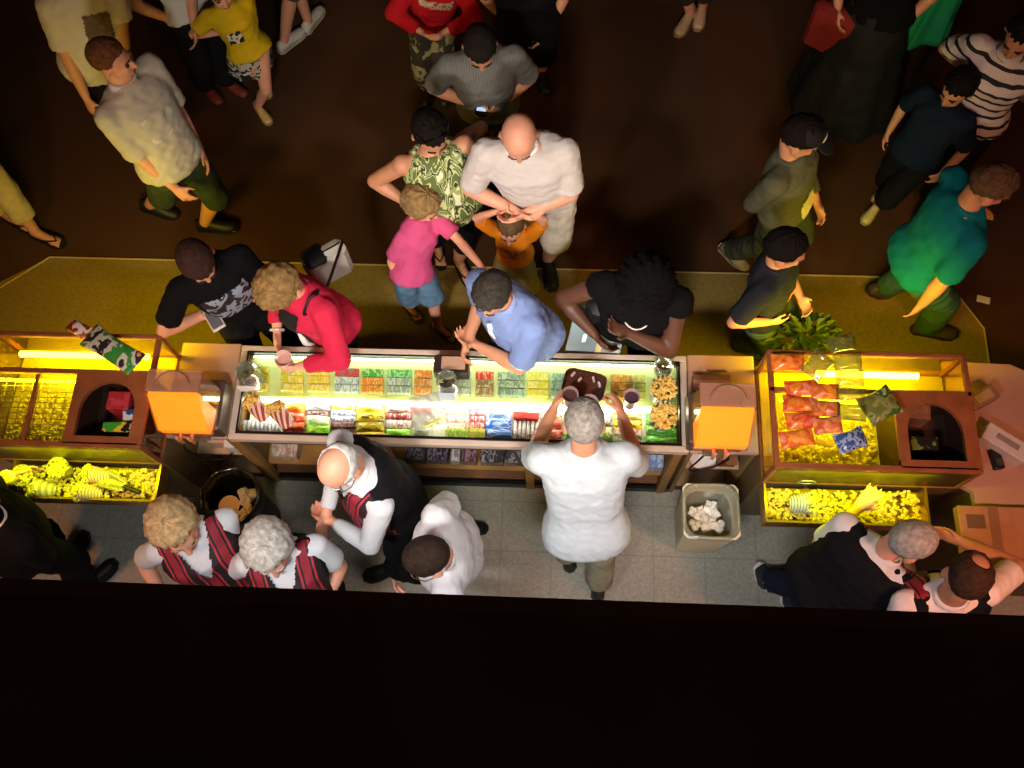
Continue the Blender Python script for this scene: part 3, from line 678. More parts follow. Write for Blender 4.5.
def machine(x0, x1, ax0, ax1, label, panes, lampx, bin_x, seed):
    """wooden popcorn warmer case with glass top, arched opening and a tray in front"""
    Y0, Y1, Z0, Z1 = 1.235, 1.865, .92, 1.2
    t = thing('popcorn_case', label, 'popcorn case', ((x0+x1)/2, 1.55, 0))
    L = lambda *a: MB().bb(*a)
    obj('base_cabinet', MB().bb((x0, 1.25, .1), (x1, 1.87, .9)).bb((x0, 1.30, 0), (x1, 1.86, .1)), mat('#6a5836', .5, noise=.12), t)
    obj('worktop', MB().bbx(((x0+x1)/2, 1.56, .91), (x1-x0, .65, .02), .005), WOOD, t)
    f = MB(); w = .024
    for y0, y1 in ((Y0, Y0+.03), (Y1-.025, Y1), (1.632, 1.66)): f.bbx(((x0+x1)/2, (y0+y1)/2, Z1-.012), (x1-x0, y1-y0, .03), .004)
    for x in (x0+.013, x1-.013): f.bbx((x, (Y0+Y1)/2, Z1-.012), (.026, Y1-Y0-.05, .03), .004)
    for x in (x0+.013, x1-.013):
        for y in (Y0+.013, Y1-.013): f.bbx((x, y, (Z0+Z1)/2-.01), (.026, .026, Z1-Z0-.02), .004)
    for a in panes[1:-1]: f.bbx((a, (Y0+1.64)/2, Z1-.012), (.022, 1.64-Y0-.03, .028), .003)
    obj('frame', f, WOODRED, t)
    gl = MB()
    obj('top_glass', L((x0+.02, 1.655, Z1-.012), (x1-.02, Y1-.02, Z1-.007)), glass('#fffbe0', .07), t)
    for a, b in zip(panes[:-1], panes[1:]): obj('top_glass', L((a, Y0+.02, Z1-.012), (b, 1.64, Z1-.007)), glass('#fffbe0', .05), t)
    obj('side_glass', L((x0+.008, Y0+.03, Z0), (x0+.013, Y1-.03, Z1-.02)), glass('#fff6c8', .05), t)
    obj('side_glass', L((x1-.013, Y0+.03, Z0), (x1-.008, Y1-.03, Z1-.02)), glass('#fff6c8', .05), t)
    obj('back_glass', L((x0+.03, Y1-.013, Z0), (x1-.03, Y1-.008, Z1-.02)), glass('#fff6c8', .05), t)
    obj('front_panel', L((x0+.02, Y0+.005, Z0), (x1-.02, Y0+.018, Z1-.02)), mat('#4a3a18', .4, .2), t)
    # arched board over the compartment
    pts = [(ax0, Y0+.02), (ax1, Y0+.02), (ax1, 1.64), (ax0, 1.64)]
    cx = (ax0+ax1)/2; rw = (ax1-ax0)/2-.05; inner = [(cx-rw, Y0+.06)] + [(cx-rw*math.cos(a), 1.44+.15*math.sin(a)) for a in np.linspace(0, PI, 13)] + [(cx+rw, Y0+.06)]
    outer = [(ax0, Y0+.02)] + [(ax0, 1.44)] + [(ax0, 1.64)]*3 + [(cx+(i-3)*.04, 1.64) for i in range(7)] + [(ax1, 1.64)]*3; outer = outer[:14]+[(ax1, Y0+.02)]
    n = len(inner); A = MB(); vs = []; fs = []
    for z in (Z1-.02, Z1+.004):
        vs += [(*p, z) for p in inner]+[(*p, z) for p in outer[:n]]
    for i in range(n-1):
        fs += [(i, i+1, n+i+1, n+i), (2*n+i, 3*n+i, 3*n+i+1, 2*n+i+1), (i, 2*n+i, 2*n+i+1, i+1), (n+i, n+i+1, 3*n+i+1, 3*n+i)]
    A.add(vs, fs); A.bb((ax0, Y0+.018, Z1-.02), (ax1, Y0+.06, Z1+.003)); obj('arched_board', A, WOODRED, t)
    cb = MB().bb((ax0, Y0+.03, Z0+.0), (ax0+.012, 1.64, Z1-.022)).bb((ax1-.012, Y0+.03, Z0), (ax1, 1.64, Z1-.022)).bb((ax0, 1.63, Z0), (ax1, 1.64, Z1-.022)).bb((ax0, Y0+.03, Z0), (ax1, 1.64, Z0+.01))
    obj('compartment', cb, mat('#3a2416', .6), t)
    lt = MB(); lt.cone((lampx[0], 1.76, 1.14), (lampx[1], 1.76, 1.14), .017, .017, 10, True); obj('light_tube', lt, emission('#fbff40', lampx[2]), t)
    lt = MB(); lt.cone((panes[0]+.03, 1.60, 1.165), (panes[-1]-.02, 1.60, 1.165), .008, .008, 8, True); obj('light_tube', lt, emission('#f8ff10', 38), t)
    obj('inner_floor', L((x0+.015, Y0+.02, Z0), (x1-.015, Y1-.02, Z0+.008)), mat('#c8b040', .4, .2), t)
    pp = obj('popcorn', heap(panes[0]+.01, panes[-1]-.01, Y0+.04, 1.6, Z0+.02, 330, .013, seed), POP, t); pp['kind'] = 'stuff'
    # serving tray
    b0, b1 = bin_x; T = MB()
    T.bb((b0, 1.03, .80), (b1, 1.235, .812)); T.bb((b0, 1.03, .812), (b1, 1.042, .91)); T.bb((b0, 1.042, .812), (b0+.012, 1.235, .91)); T.bb((b1-.012, 1.042, .812), (b1, 1.235, .91)); 
    obj('serving_tray', T, BRASS, t)
    pp = obj('popcorn', heap(b0+.015, b1-.015, 1.045, 1.23, .845, 420, .013, seed+5, .03), POP, t); pp['kind'] = 'stuff'
    for s in (.3, .7):
        xx = b0+(b1-b0)*s; obj('bracket', MB().extr([(xx-.01, 1.25, .8), (xx-.01, 1.25, .62), (xx-.01, 1.06, .8)], (.02, 0, 0)), mat('#4a4030', .5, .4), t)
    return t
mL = machine(-2.99, -2.085, -2.49, -2.10, 'wooden popcorn warmer case with wire racks and one green snack bag on top', [-2.965, -2.70, -2.49], (-2.86, -2.16, 20), (-2.90, -2.085), 3)
rk = MB()
for x in np.linspace(-2.95, -2.52, 10): rk.cone((x, 1.27, 1.13), (x, 1.62, 1.13), .0022, .0022, 6, True)
for y in np.linspace(1.28, 1.61, 12): rk.cone((-2.955, y, 1.134), (-2.51, y, 1.134), .0022, .0022, 6, True)
obj('wire_rack', rk, STEEL, mL)
mR = machine(1.09, 2.09, 1.70, 2.07, 'wooden popcorn warmer case buried under a pile of plastic snack bags', [1.115, 1.70], (1.35, 1.86, 34), (1.10, 1.93), 8)
obj('spout', MB().tube([(1.30+.045*math.cos(a), 1.225, .985+.028*math.sin(a)) for a in np.linspace(0, 2*PI, 16, endpoint=False)], .005, 6, True), STEEL, mR, True)
def scoop(c, rz, label):
    t = thing('popcorn_scoop', label, 'scoop', c); c = np.array(c)
    R = rotz(rz)
    rs = []
    for x, r_ in ((-.075, .02), (-.05, .038), (0, .046), (.06, .05), (.085, .042)):
        o = [c+R@np.array([x, r_*math.cos(a), r_*.8*math.sin(a)+.045]) for a in np.linspace(PI, 2*PI, 9)]
        i = [c+R@np.array([x, (r_-.004)*math.cos(a), (r_-.004)*.8*math.sin(a)+.046]) for a in np.linspace(2*PI, PI, 9)]
        rs.append(o+i)
    obj('bowl', MB().rings(rs), mat('#c8c080', .25, .7), t, 40)
    obj('grip', MB().cone(c+R@np.array([-.07, 0, .04]), c+R@np.array([-.17, 0, .06]), .011, .013, 10), mat('#2a2418', .4), t, True)
    return t
scoop((-2.33, 1.13, .875), 2.8, 'metal popcorn scoop lying on the popcorn of the tray beside the paper tubs')
def tub(c, r, hgt, label, cols, tilt=(0, 0), seed=1, n=70, grp=None, pop=POP):
    """paper popcorn tub, heaped"""
    t = thing('popcorn_tub', label, 'popcorn tub', c, grp)
    c = np.array(c, float)
    Rx = np.array(Matrix.Rotation(tilt[0], 3, 'X') @ Matrix.Rotation(tilt[1], 3, 'Y'))
    tb = MB().shell(c, [(r*.74, 0), (r*.8, hgt*.3), (r*.97, hgt*.98), (r*1.02, hgt)], .003, 24, Rx); obj('tub', tb, pattern('stripes', cols, 13, 0, .6, width=.5) if len(cols) > 1 else mat(cols[0], .6), t, 40)
    h = heap_round((0, 0), r*.9, hgt*.9, n, .0125, seed, r*.35); h.v = [tuple(c+Rx@np.array(v)) for v in h.v]
    p = obj('popcorn', h, pop, t); p['kind'] = 'stuff'
    return t
# tubs standing in the near tray
TB = [((21, 475), .058, ['#b8b060', '#8a8a38'], 'olive popcorn tub at the tray end next to the person in black'),
      ((45, 486), .056, ['#d8d0a0', '#b0a060'], 'plain pale popcorn tub in the serving tray between the outer tub and a red-banded one'),
      ((57, 467), .055, ['#c8b868', '#9a8a40'], 'plain popcorn tub in the serving tray pushed up against the wire-rack case'),
      ((92, 490), .054, ['#e8d8a0', '#c83a1c', '#e8d8a0'], 'red-banded popcorn tub in the tray closest to the serving floor'),
      ((101, 472), .052, ['#e8d8a0', '#d8481c', '#e8d8a0'], 'red-banded popcorn tub in the tray up against the wire-rack case')]
for k, ((px, py), r_, cols, lab) in enumerate(TB):
    tub(P(px, py, .95)-np.array([0, 0, .10]), r_, .12, lab, cols, (.05, -.95 if 'red' in lab else .1), 20+k, 60)
tub(P(794, 503, .90)-np.array([0, 0, .02]), .062, .11, 'blue-printed popcorn tub tipped over in the serving tray near the white-haired worker', ['#e0e0c0', '#3a6ab0', '#d8d8b0'], (.1, .95), 31, 60)
# bags of popcorn on the glass, popcorn tubs at the other end
tub(P(264, 417, .94), .05, .135, 'red and white popcorn tub on the glass nearest to the clear charity jar', ['#e8d0b8', '#b03a2c'], (-.45, -.35), 41, 60, pop=POPD)
tub(P(288, 424, .94), .052, .135, 'red and white popcorn tub on the glass, second from the clear charity jar', ['#e8d0b8', '#b03a2c'], (-.5, -.4), 42, 60, pop=POPD)
tub(P(663, 388, 1.05)-np.array([0, 0, .125]), .072, .125, 'popcorn tub on the glass between a small clear jar and another full tub', ['#2c4a1c', '#d8d0a0'], (0, .05), 43, 110, pop=POPD)
tub(P(663, 413, 1.05)-np.array([0, 0, .125]), .075, .125, 'popcorn tub on the glass standing closest to the serving side', ['#2c4a1c', '#d8d0a0'], (.1, .05), 44, 120, pop=POPD)
# ------------------------------------------------------------------ candy in the case
ORD = ['first', 'second', 'third', 'fourth', 'fifth', 'sixth', 'seventh', 'eighth', 'ninth', 'tenth', 'eleventh', 'twelfth', 'thirteenth', 'fourteenth', 'fifteenth']
def pxw(px0, px1, py0, py1, z):
    a = P(px0, (py0+py1)/2, z); b = P(px1, (py0+py1)/2, z); c = P((px0+px1)/2, py0, z); d = P((px0+px1)/2, py1, z)
    return (a+b)/2, abs(b[0]-a[0]), abs(c[1]-d[1])
_proto = {}
def candy(kind, c, w, d, hgt, m, label, group, rz=0., seed=0):
    """box: carton; bar: crimped wrapper; bag: pillow pack.  Made once per kind and size, then copied"""
    mb = MB()
    if kind == 'box':
        mb.bbx((0, 0, hgt/2), (w, d, hgt), .003)
    elif kind == 'bar':
        rs = []
        for x, q in ((-.5, .15), (-.47, .2), (-.44, .8), (-.4, 1), (.4, 1), (.44, .8), (.47, .2), (.5, .15)):
            rs.append([(x*w, d*.5*(.9+.1*q)*math.cos(a), hgt*.5*max(-.85, q*math.sin(a))+hgt*.43) for a in np.linspace(0, 2*PI, 12, endpoint=False)])
        mb.rings(rs)
    else:
        n = 10; rs = []
        for i in range(n+1):
            u = i/n; x = (u-.5)*w; pf = math.sin(PI*min(1, max(0, (u-.06)/.88)))**.5
            rs.append([(x, d*.5*(.94+.06*math.sin(5*u+seed))*math.cos(a), hgt*.5+hgt*.5*(pf*.95+.05)*math.sin(a)*abs(math.sin(a))**.2*(1+.12*math.sin(7*u+3*math.cos(a)+seed))) for a in np.linspace(0, 2*PI, 16, endpoint=False)])
        mb.rings(rs)
    mb.v = [tuple(rotz(rz)@np.array(v)+np.array(c)) for v in mb.v]
    o = obj({'box': 'candy_box', 'bar': 'candy_bar', 'bag': 'candy_bag'}[kind], mb, m, None, None if kind == 'box' else True, origin=c)
    tag(o, label, 'candy', group)
    return o
def mix(a, b, t):
    a, b = a.lstrip('#'), b.lstrip('#'); return '#'+''.join('%02x' % round(int(a[i:i+2], 16)*(1-t)+int(b[i:i+2], 16)*t) for i in (0, 2, 4))
def pk(base, ink, axis=1, scale=34, key=0):
    ink = mix(ink, base, .35)
    return pattern('print', [base, ink, base], scale, axis, .35, key=key, pos=[0, .5, .62])
# rear shelf: columns of boxes, two deep, plus the row at the very back
REAR = [(250, 269, '#d8c832', '#f0f0c0', 'yellow'), (280, 304, '#d8c832', '#f4f0d0', 'yellow'), (307, 330, '#dccb30', '#f4f0d0', 'yellow'), (334, 359, '#d8e4dc', '#5a9aa8', 'pale blue'), (361, 384, '#e08a28', '#f0e0b0', 'orange'),
        (386, 412, '#9aa898', '#e8ecdc', 'grey'), (414, 432, '#d08030', '#e8dcb8', 'orange'), (455, 471, '#a8b098', '#e4e8d0', 'grey-green'), (475, 494, '#90744a', '#e0d8b4', 'brown'), (497, 525, '#74937c', '#dce8d0', 'green'), (527, 549, '#dccd3a', '#f2eec8', 'yellow'),
        (551, 566, '#b4ccb8', '#5a8a94', 'pale green'), (610, 633, '#d88a2a', '#f0e0a8', 'orange'), (635, 646, '#c0b848', '#e8e8b0', 'yellow-green')]
for ci, (a, b, base, ink, cn) in enumerate(REAR):
    where = f'{ORD[ci]} column from the jar end'
    for ri, (p0, p1) in enumerate(((367.5, 375.5), (376.5, 384), (385, 392.5))):
        sl = .0255*((a+b)/2-340)
        c, w, d = pxw(a, b, p0+sl*.9, p1+sl*.9, .885)
        c[2] = .861; hg = .028+.004*((ci*3+ri) % 3)-.004*(2-ri)
        if ri == 0 and ci in (3, 8): base2, cn2 = '#c83a34', 'red'
        elif ri == 0 and ci in (4, 5): base2, cn2 = '#4aa84a', 'bright green'
        else: base2, cn2 = base, cn
        candy('box', c, w*.95, d*.93, hg, pk(base2, ink, 1, 30+ci, ci+ri*3), f'{["farther", "middle", "nearer"][ri]} {cn2} candy box in the {ORD[ci]} upper-shelf column from the jar end', 'candy boxes on the upper shelf', .012*math.sin(ci*3+ri))
# lower front tray: stacks listed from the rear edge forward: (py0, py1, kind, colours, words)
W = '#f0ece4'
FRONT = [(240, 262, [(396, 406, 'bag', '#e8b020', '#f8e060', 'golden yellow'), (420, 435, 'bar', '#dfe6f4', '#8aa0d8', 'silver-blue')]),
 (262, 281, [(394, 404, 'bag', '#f0c030', '#e8e8b0', 'yellow'), (422, 436, 'bar', '#e4e8f2', '#94a4d4', 'silver-white')]),
 (281, 304, [(392, 401, 'bag', '#f08a1c', '#f8d050', 'orange'), (402, 411, 'bag', '#ee9420', '#f8e080', 'orange'), (412, 421, 'bag', '#d83a24', '#f0c0a0', 'red'), (422, 430, 'bag', '#d8442a', '#f0a040', 'red'), (430, 437, 'bar', '#c83828', '#f0d0c0', 'red')]),
 (304, 329, [(393, 401, 'bag', W, '#b090c0', 'white'), (401, 409, 'bag', W, '#a080b0', 'white'), (409, 415, 'bar', '#5c3040', '#e8d8e0', 'dark plum'), (415, 424, 'bag', '#e8e8d0', '#6ab04a', 'white and green'), (424, 438, 'bag', '#6cc828', '#e8f060', 'lime green')]),
 (329, 355, [(393, 401, 'bag', W, '#f0d0a0', 'white'), (401, 408, 'bar', '#e89030', '#f8f0d0', 'orange'), (408, 414, 'bar', '#dfe2f0', '#6070b0', 'blue and white'), (414, 420, 'bar', '#dfe2f0', '#5868b0', 'blue and white'), (420, 427, 'bar', '#5a2c28', '#c0a0a0', 'dark red')]),
 (355, 384, [(393, 402, 'bag', W, '#f8f0a0', 'white'), (402, 410, 'bag', '#f0d83a', W, 'yellow'), (410, 420, 'bag', '#ecd02c', '#2a2a20', 'yellow with black print'), (420, 430, 'bag', '#e8cc30', '#3a3a28', 'yellow with black print'), (430, 438, 'bag', '#e4c828', '#a07020', 'yellow')]),
 (384, 411, [(393, 402, 'bag', W, '#e0a0a0', 'white'), (402, 409, 'bag', W, '#d05050', 'white and red'), (409, 417, 'bar', '#8c2c30', W, 'dark red'), (417, 426, 'bar', '#e8dce0', '#a03038', 'white and red'), (427, 437, 'bag', '#86d030', '#e8f8c0', 'lime green')]),
 (411, 431, [(393, 402, 'bag', W, '#e06040', 'white'), (402, 411, 'bag', '#d83828', '#f4c0b0', 'bright red'), (411, 421, 'bar', '#e0dcd0', '#c04030', 'cream'), (422, 436, 'bag', '#d0d0c0', '#7a8a70', 'pale grey')]),
 (445, 469, [(394, 403, 'bar', '#e4583c', W, 'red'), (403, 411, 'bar', '#e4dccc', '#d04a38', 'white and red'), (411, 419, 'bar', '#e8e0d4', '#c84434', 'white and red'), (419, 426, 'bar', '#e6ded0', '#b84840', 'white and red'), (427, 437, 'box', '#9ab83a', '#e0e8a0', 'green')]),
 (469, 485, [(397, 404, 'bag', '#3a6ac8', W, 'blue'), (404, 411, 'bar', '#b8404c', W, 'red'), (411, 418, 'bar', '#c04854', W, 'red'), (418, 425, 'bar', '#b03c48', W, 'red'), (426, 438, 'box', '#c8c050', '#8a9a40', 'olive')]),
 (485, 512, [(396, 406, 'bag', W, '#c0d0f0', 'white'), (406, 416, 'bag', '#e4ecf8', '#4a78d0', 'white and blue'), (416, 427, 'bag', '#3c6cd0', '#f0f4fc', 'blue'), (427, 439, 'bag', '#4874d4', '#e8f0fc', 'blue')]),
 (513, 539, [(396, 411, 'box', W, '#f8f0f0', 'white'), (411, 418, 'box', '#b02c2c', '#d05048', 'red'), (419, 439, 'bar', '#ece8ea', '#c08090', 'white striped')]),
 (540, 562, [(396, 406, 'bag', W, '#f0a040', 'white and orange'), (406, 416, 'bag', '#e8e0d4', '#d83828', 'white and red'), (417, 427, 'bar', '#d84438', W, 'red'), (428, 440, 'bag', '#d83c30', '#f0c8b8', 'red')]),
 (563, 596, [(412, 424, 'bag', '#c8d838', '#5a7020', 'yellow-green'), (425, 440, 'bag', '#5cb030', '#e8e8c0', 'green')]),
 (597, 613, [(396, 405, 'bag', W, '#f0e0a0', 'white'), (405, 414, 'bar', '#e8e4d8', '#606070', 'white'), (414, 424, 'bar', '#d8d8d0', '#404048', 'grey-white'), (425, 440, 'bar', '#8ab050', '#f0f0d8', 'green')]),
 (614, 643, [(396, 406, 'bag', W, '#f0e8a0', 'white'), (407, 418, 'bag', '#f0d028', W, 'yellow'), (418, 428, 'bag', '#ecc824', '#2a2818', 'yellow with black print'), (429, 435, 'box', '#e8dcd0', '#d05a48', 'white and red'), (436, 443, 'box', '#dce4cc', '#58a040', 'white and green')]),
 (646, 678, [(396, 410, 'bag', '#c8b040', '#606020', 'gold'), (411, 424, 'bag', '#3c7a2c', '#c8d880', 'dark green'), (425, 434, 'bag', '#348428', '#a8c870', 'dark green'), (435, 444, 'bag', '#58c83c', '#d8f0b0', 'bright green')])]
for ci, (a, b, rows) in enumerate(FRONT):
    for ri, (p0, p1, kind, base, ink, cn) in enumerate(rows):
        sl = .0255*((a+b)/2-340)*.75*(0 if ci > 9 else 1)
        zt = .835-.008*ri
        c, w, d = pxw(a, b, p0+sl, p1+sl, zt); c[2] = .765
        hg = {'box': .06, 'bar': .045, 'bag': .062}[kind]-.005*ri
        pos = 'rearmost' if ri == 0 else 'frontmost' if ri == len(rows)-1 else f'{ORD[ri]} from rear'
        end = f'{ORD[ci]} lower-tray stack from the jar end' if ci < 9 else f'{ORD[len(FRONT)-1-ci]} lower-tray stack from the tub end'
        if cn == 'white striped' :
            for k in range(6):
                cc = c.copy(); cc[0] += (k-2.5)*w/6
                candy('bar', cc, d, w/6*.95, .05, pk(base, ink, 0, 40, k), f'{["first", "second", "third", "fourth", "fifth", "sixth"][k]} of six white striped bars standing before the red box', 'white striped bars before the red box', PI/2)
            continue
        if cn.startswith('silver'):
            for k in range(5):
                cc = c.copy(); cc[0] += (k-2)*w/5
                candy('bar', cc, d*1.05, w/5*.95, .045, pk(base, ink, 0, 40, k), f'{ORD[k]} {cn} bar from the jar end in the row before the tilted tubs', 'silver bars before the tilted tubs', PI/2+.06)
            continue
        candy(kind, c, w*.97, d*1.06, hg, pk(base, ink, 1 if kind != 'bag' else 0, 26 if kind == 'bag' else 36, ci*2+ri), f'{cn} candy {kind}, {pos}, {end}', 'candy in the lower tray', .05*math.sin(ci*2.1+ri*1.3), ci+ri)
# under-counter goods
SH = [(404, 424, 462, 470, '#2a2430', '#a8a8b0', 'dark candy carton at the post end of the under-counter shelf'), (426, 447, 462, 471, '#302838', '#c8c8d0', 'dark printed candy carton on the under-counter shelf, second from the post'),
      (450, 459, 459, 474, '#c8c4c0', '#5a5a60', 'white-fronted small carton on the under-counter shelf among dark ones'), (461, 476, 463, 471, '#3c2028', '#a89098', 'maroon candy carton on the under-counter shelf'),
      (480, 503, 464, 472, '#2c2a30', '#d0d0d0', 'dark candy carton with white print on the under-counter shelf'), (505, 524, 465, 473, '#343034', '#b8b8b8', 'charcoal candy carton on the under-counter shelf next to the man in the white T-shirt')]
for a, b, p0, p1, base, ink, lab in SH:
    c, w, d = pxw(a, b, p0, p1, .37); c[2] = .29; c[1] = 1.50
    candy('box', c, w, .09, .085, pk(base, ink, 1, 38, a), lab, 'cartons on the under-counter shelf')
for (a, b, p0, p1, base, ink, lab, zz) in [(278, 300, 443, 453, '#1c2c9c', '#3c50c8', 'bright blue carton on the under-counter shelf beside the bald vested man', .40), (271, 297, 454, 462, '#c8b8a0', '#8a6a70', 'cream open carton on the under-counter shelf below the blue one', .36),
                                          (636, 666, 449, 456, '#a02c20', '#d05a48', 'red carton on the under-counter shelf beside the drink counter', .42), (640, 664, 462, 474, '#7a94c0', '#dfe6f0', 'blue and white carton on the under-counter shelf below the red one', .36)]:
    c, w, d = pxw(a, b, p0, p1, zz); c[2] = .29 if zz < .39 else .29; c[1] = 1.5 if zz < .39 else 1.64
    candy('box', c, w, .1, .09, pk(base, ink, 1, 30, a), lab, None)

# ------------------------------------------------------------------ things on the counters
def jar(px, py, zt, r_, hgt, label, z0=.92, fill=None, seed=0, lid=None):
    c = P(px, py, zt); c[2] = z0
    t = thing('glass_jar', label, 'jar', c)
    obj('glass', MB().shell(c, [(r_*.9, 0), (r_, .02), (r_, hgt*.75), (r_*.8, hgt*.92), (r_*.86, hgt)], .004, 24), glass('#eef4f0', .1, .06), t, 40)
    if fill:
        rs = np.random.RandomState(seed); mb = MB()
        for i in range(26):
            q = r_*.75*math.sqrt(rs.uniform()); a = rs.uniform(0, 6.28); mb.bbx(c+np.array([q*math.cos(a), q*math.sin(a), .02+rs.uniform(0, hgt*.4)]), (.03, .022, .006), .002, R=np.array(Matrix.Rotation(rs.uniform(-1, 1), 3, 'X') @ Matrix.Rotation(rs.uniform(0, 6), 3, 'Z')))
        p = obj('contents', mb, mat(fill, .6, noise=.4, nscale=40), t); p['kind'] = 'stuff'
    return t, c
t, c = jar(246, 371, 1.08, .06, .18, 'round clear glass jar standing at the corner of the candy case beside a cup', .92, '#8a7a5c', 3)
obj('paper_label', MB().bbx(c+np.array([-.015, -.064, .06]), (.1, .004, .08), .001), WHITEP, t)
t, c = jar(446, 378, 1.1, .062, .17, 'clear glass tip jar with dark notes inside on the candy case, before the dark box', .92, '#4a3a2c', 5)
obj('paper_label', MB().bbx(c+np.array([.0, -.067, .075]), (.09, .004, .11), .001), mat('#c8d4dc', .6), t)
jar(664, 364, 1.02, .05, .11, 'small clear glass jar at the end of the case behind the two full tubs', .92, '#6a5428', 9)
def cup(px, py, zt, r_, hgt, col, label, inside=None, z0=None):
    c = P(px, py, zt); c[2] = zt-hgt if z0 is None else z0; hgt = zt-c[2]
    t = thing('drink_cup', label, 'cup', c)
    obj('cup', MB().shell(c, [(r_*.7, 0), (r_*.78, hgt*.3), (r_*.98, hgt*.96), (r_*1.06, hgt)], .003, 22), mat(col, .4, alpha=.75), t, 40)
    obj('drink', MB().lathe(c, [(r_*.6, .006), (r_*.86, hgt*.8), (.001, hgt*.8)], 20), mat(inside or '#4a2a24', .15), t, 40)
    return t
cup(283, 358, 1.08, .046, .15, '#e0c0b4', 'pale pink drink cup held by the woman in the red cardigan', '#c89a8c')
cup(570, 394, 1.19, .042, .13, '#c8b0a8', 'clear drink cup on the brown carrier tray, clear of the grey-haired head', '#6a4a4a')
cup(590, 402, 1.19, .042, .13, '#c8b0a8', 'clear drink cup on the brown carrier tray, half behind the grey-haired head', '#6a4a4a')
cup(632, 396, 1.06, .042, .14, '#b8a0a8', 'clear cup of dark purple drink standing alone on the candy case', '#4a3440', .92)
# carrier tray in the hands of the man in the white T-shirt
c = P(584, 386, 1.10); t = thing('carrier_tray', 'brown molded drink carrier tray with cups, held over the candy case', 'tray', c-np.array([0, 0, .02]))
A = MB(); R = rotz(-.22); w, d = .225, .16
def rr(s, z): return [c+R@np.array([s*w/2*abs(math.cos(a))**.4*np.sign(math.cos(a)), s*d/2*abs(math.sin(a))**.4*np.sign(math.sin(a)), z]) for a in np.linspace(0, 2*PI, 32, endpoint=False)]
A.rings([rr(.9, -.02), rr(1, .02), rr(.96, .024), rr(.88, -.012)]); obj('tray', A, mat('#5c3324', .6, noise=.12, nscale=30, bump=.3, bscale=90), t, 40)
for u in (-.07, -.03, .04, .075): obj('slot', MB().bbx(c+R@np.array([u, .04+.012*math.sin(u*60), .0]), (.012, .03, .022), .003, R=R@rotz(.5*np.sign(u))), WHITEP, t)
# napkin box / dark dispenser
c = P(451, 363, 1.03); c[2] = .92; t = thing('napkin_box', 'dark box with a pale wooden top on the case behind the tip jar', 'box', c)
obj('body', MB().bbx(c+np.array([0, 0, .05]), (.19, .105, .1), .006), mat('#2c1c18', .5), t); obj('top_panel', MB().bbx(c+np.array([.012, .004, .103]), (.13, .075, .008), .003), mat('#b08a70', .5), t)
# clear bag with a yellow pen
c = P(428, 411, .93); c[2] = .921; mb = MB(); t = thing('plastic_bag', 'crumpled clear plastic bag lying flat on the candy case near the tip jar', 'bag', c); n = 16
rs = np.random.RandomState(4); gx = [[c+rotz(.3)@np.array([(i/n-.5)*.19, (j/n-.5)*.19, .010+.008*math.sin(i*1.3+j*.7)+rs.uniform(0, .005)]) for j in range(n+1)] for i in range(n+1)]
vs = [p for q in gx for p in q]; fs = [(i*(n+1)+j, (i+1)*(n+1)+j, (i+1)*(n+1)+j+1, i*(n+1)+j+1) for i in range(n) for j in range(n)]
k = len(vs); vs += [p-np.array([0, 0, .006]) for p in vs]; fs += [tuple(x+k for x in f[::-1]) for f in fs]
mb.add(vs, fs); obj('film', mb, glass('#f0f4f0', .25, .32, '#d8dcd4'), t, True)
c1 = P(421, 428, .94); c2 = P(441, 419, .95); t = thing('pen', 'yellow pen lying on the clear plastic bag', 'pen', (c1+c2)/2-np.array([0, 0, .006]))
obj('barrel', MB().cone(c1+(c2-c1)*.12, c2, .006, .006, 10), mat('#e8e03a', .4), t, True); obj('tip', MB().cone(c1+(c2-c1)*.12, c1, .0055, .0012, 8), mat('#4a4a30', .4), t, True)
# writing pad sign on the drink counter
c = P(716, 371, .925); t = thing('price_card', 'small pale card with dark writing lying behind the brown box of the drink counter', 'card', c-np.array([0, 0, .003]))
obj('card', MB().box(c, (.15, .05, .003)), LAMP, t)
lt = MB()
for i in range(9):
    x = -.048+.012*i; lt.tube([c+np.array([x+.010*u, .008*math.sin(u*5+i*1.7), .004]) for u in np.linspace(0, 1, 5)], .0022, 5)
obj('lettering', lt, mat('#1c1410', .6), t)
c = P(712, 382, .98); c[2] = .92; t = thing('cardboard_box', 'flat brown box standing behind the glowing orange drink dispenser', 'box', c)
obj('carton', MB().bbx(c+np.array([0, .0, .03]), (.2, .085, .06), .003), mat('#6e4634', .6, noise=.1), t); obj('tape', MB().box(c+np.array([0, 0, .0607]), (.2, .02, .0012)), mat('#8a6a50', .4), t)
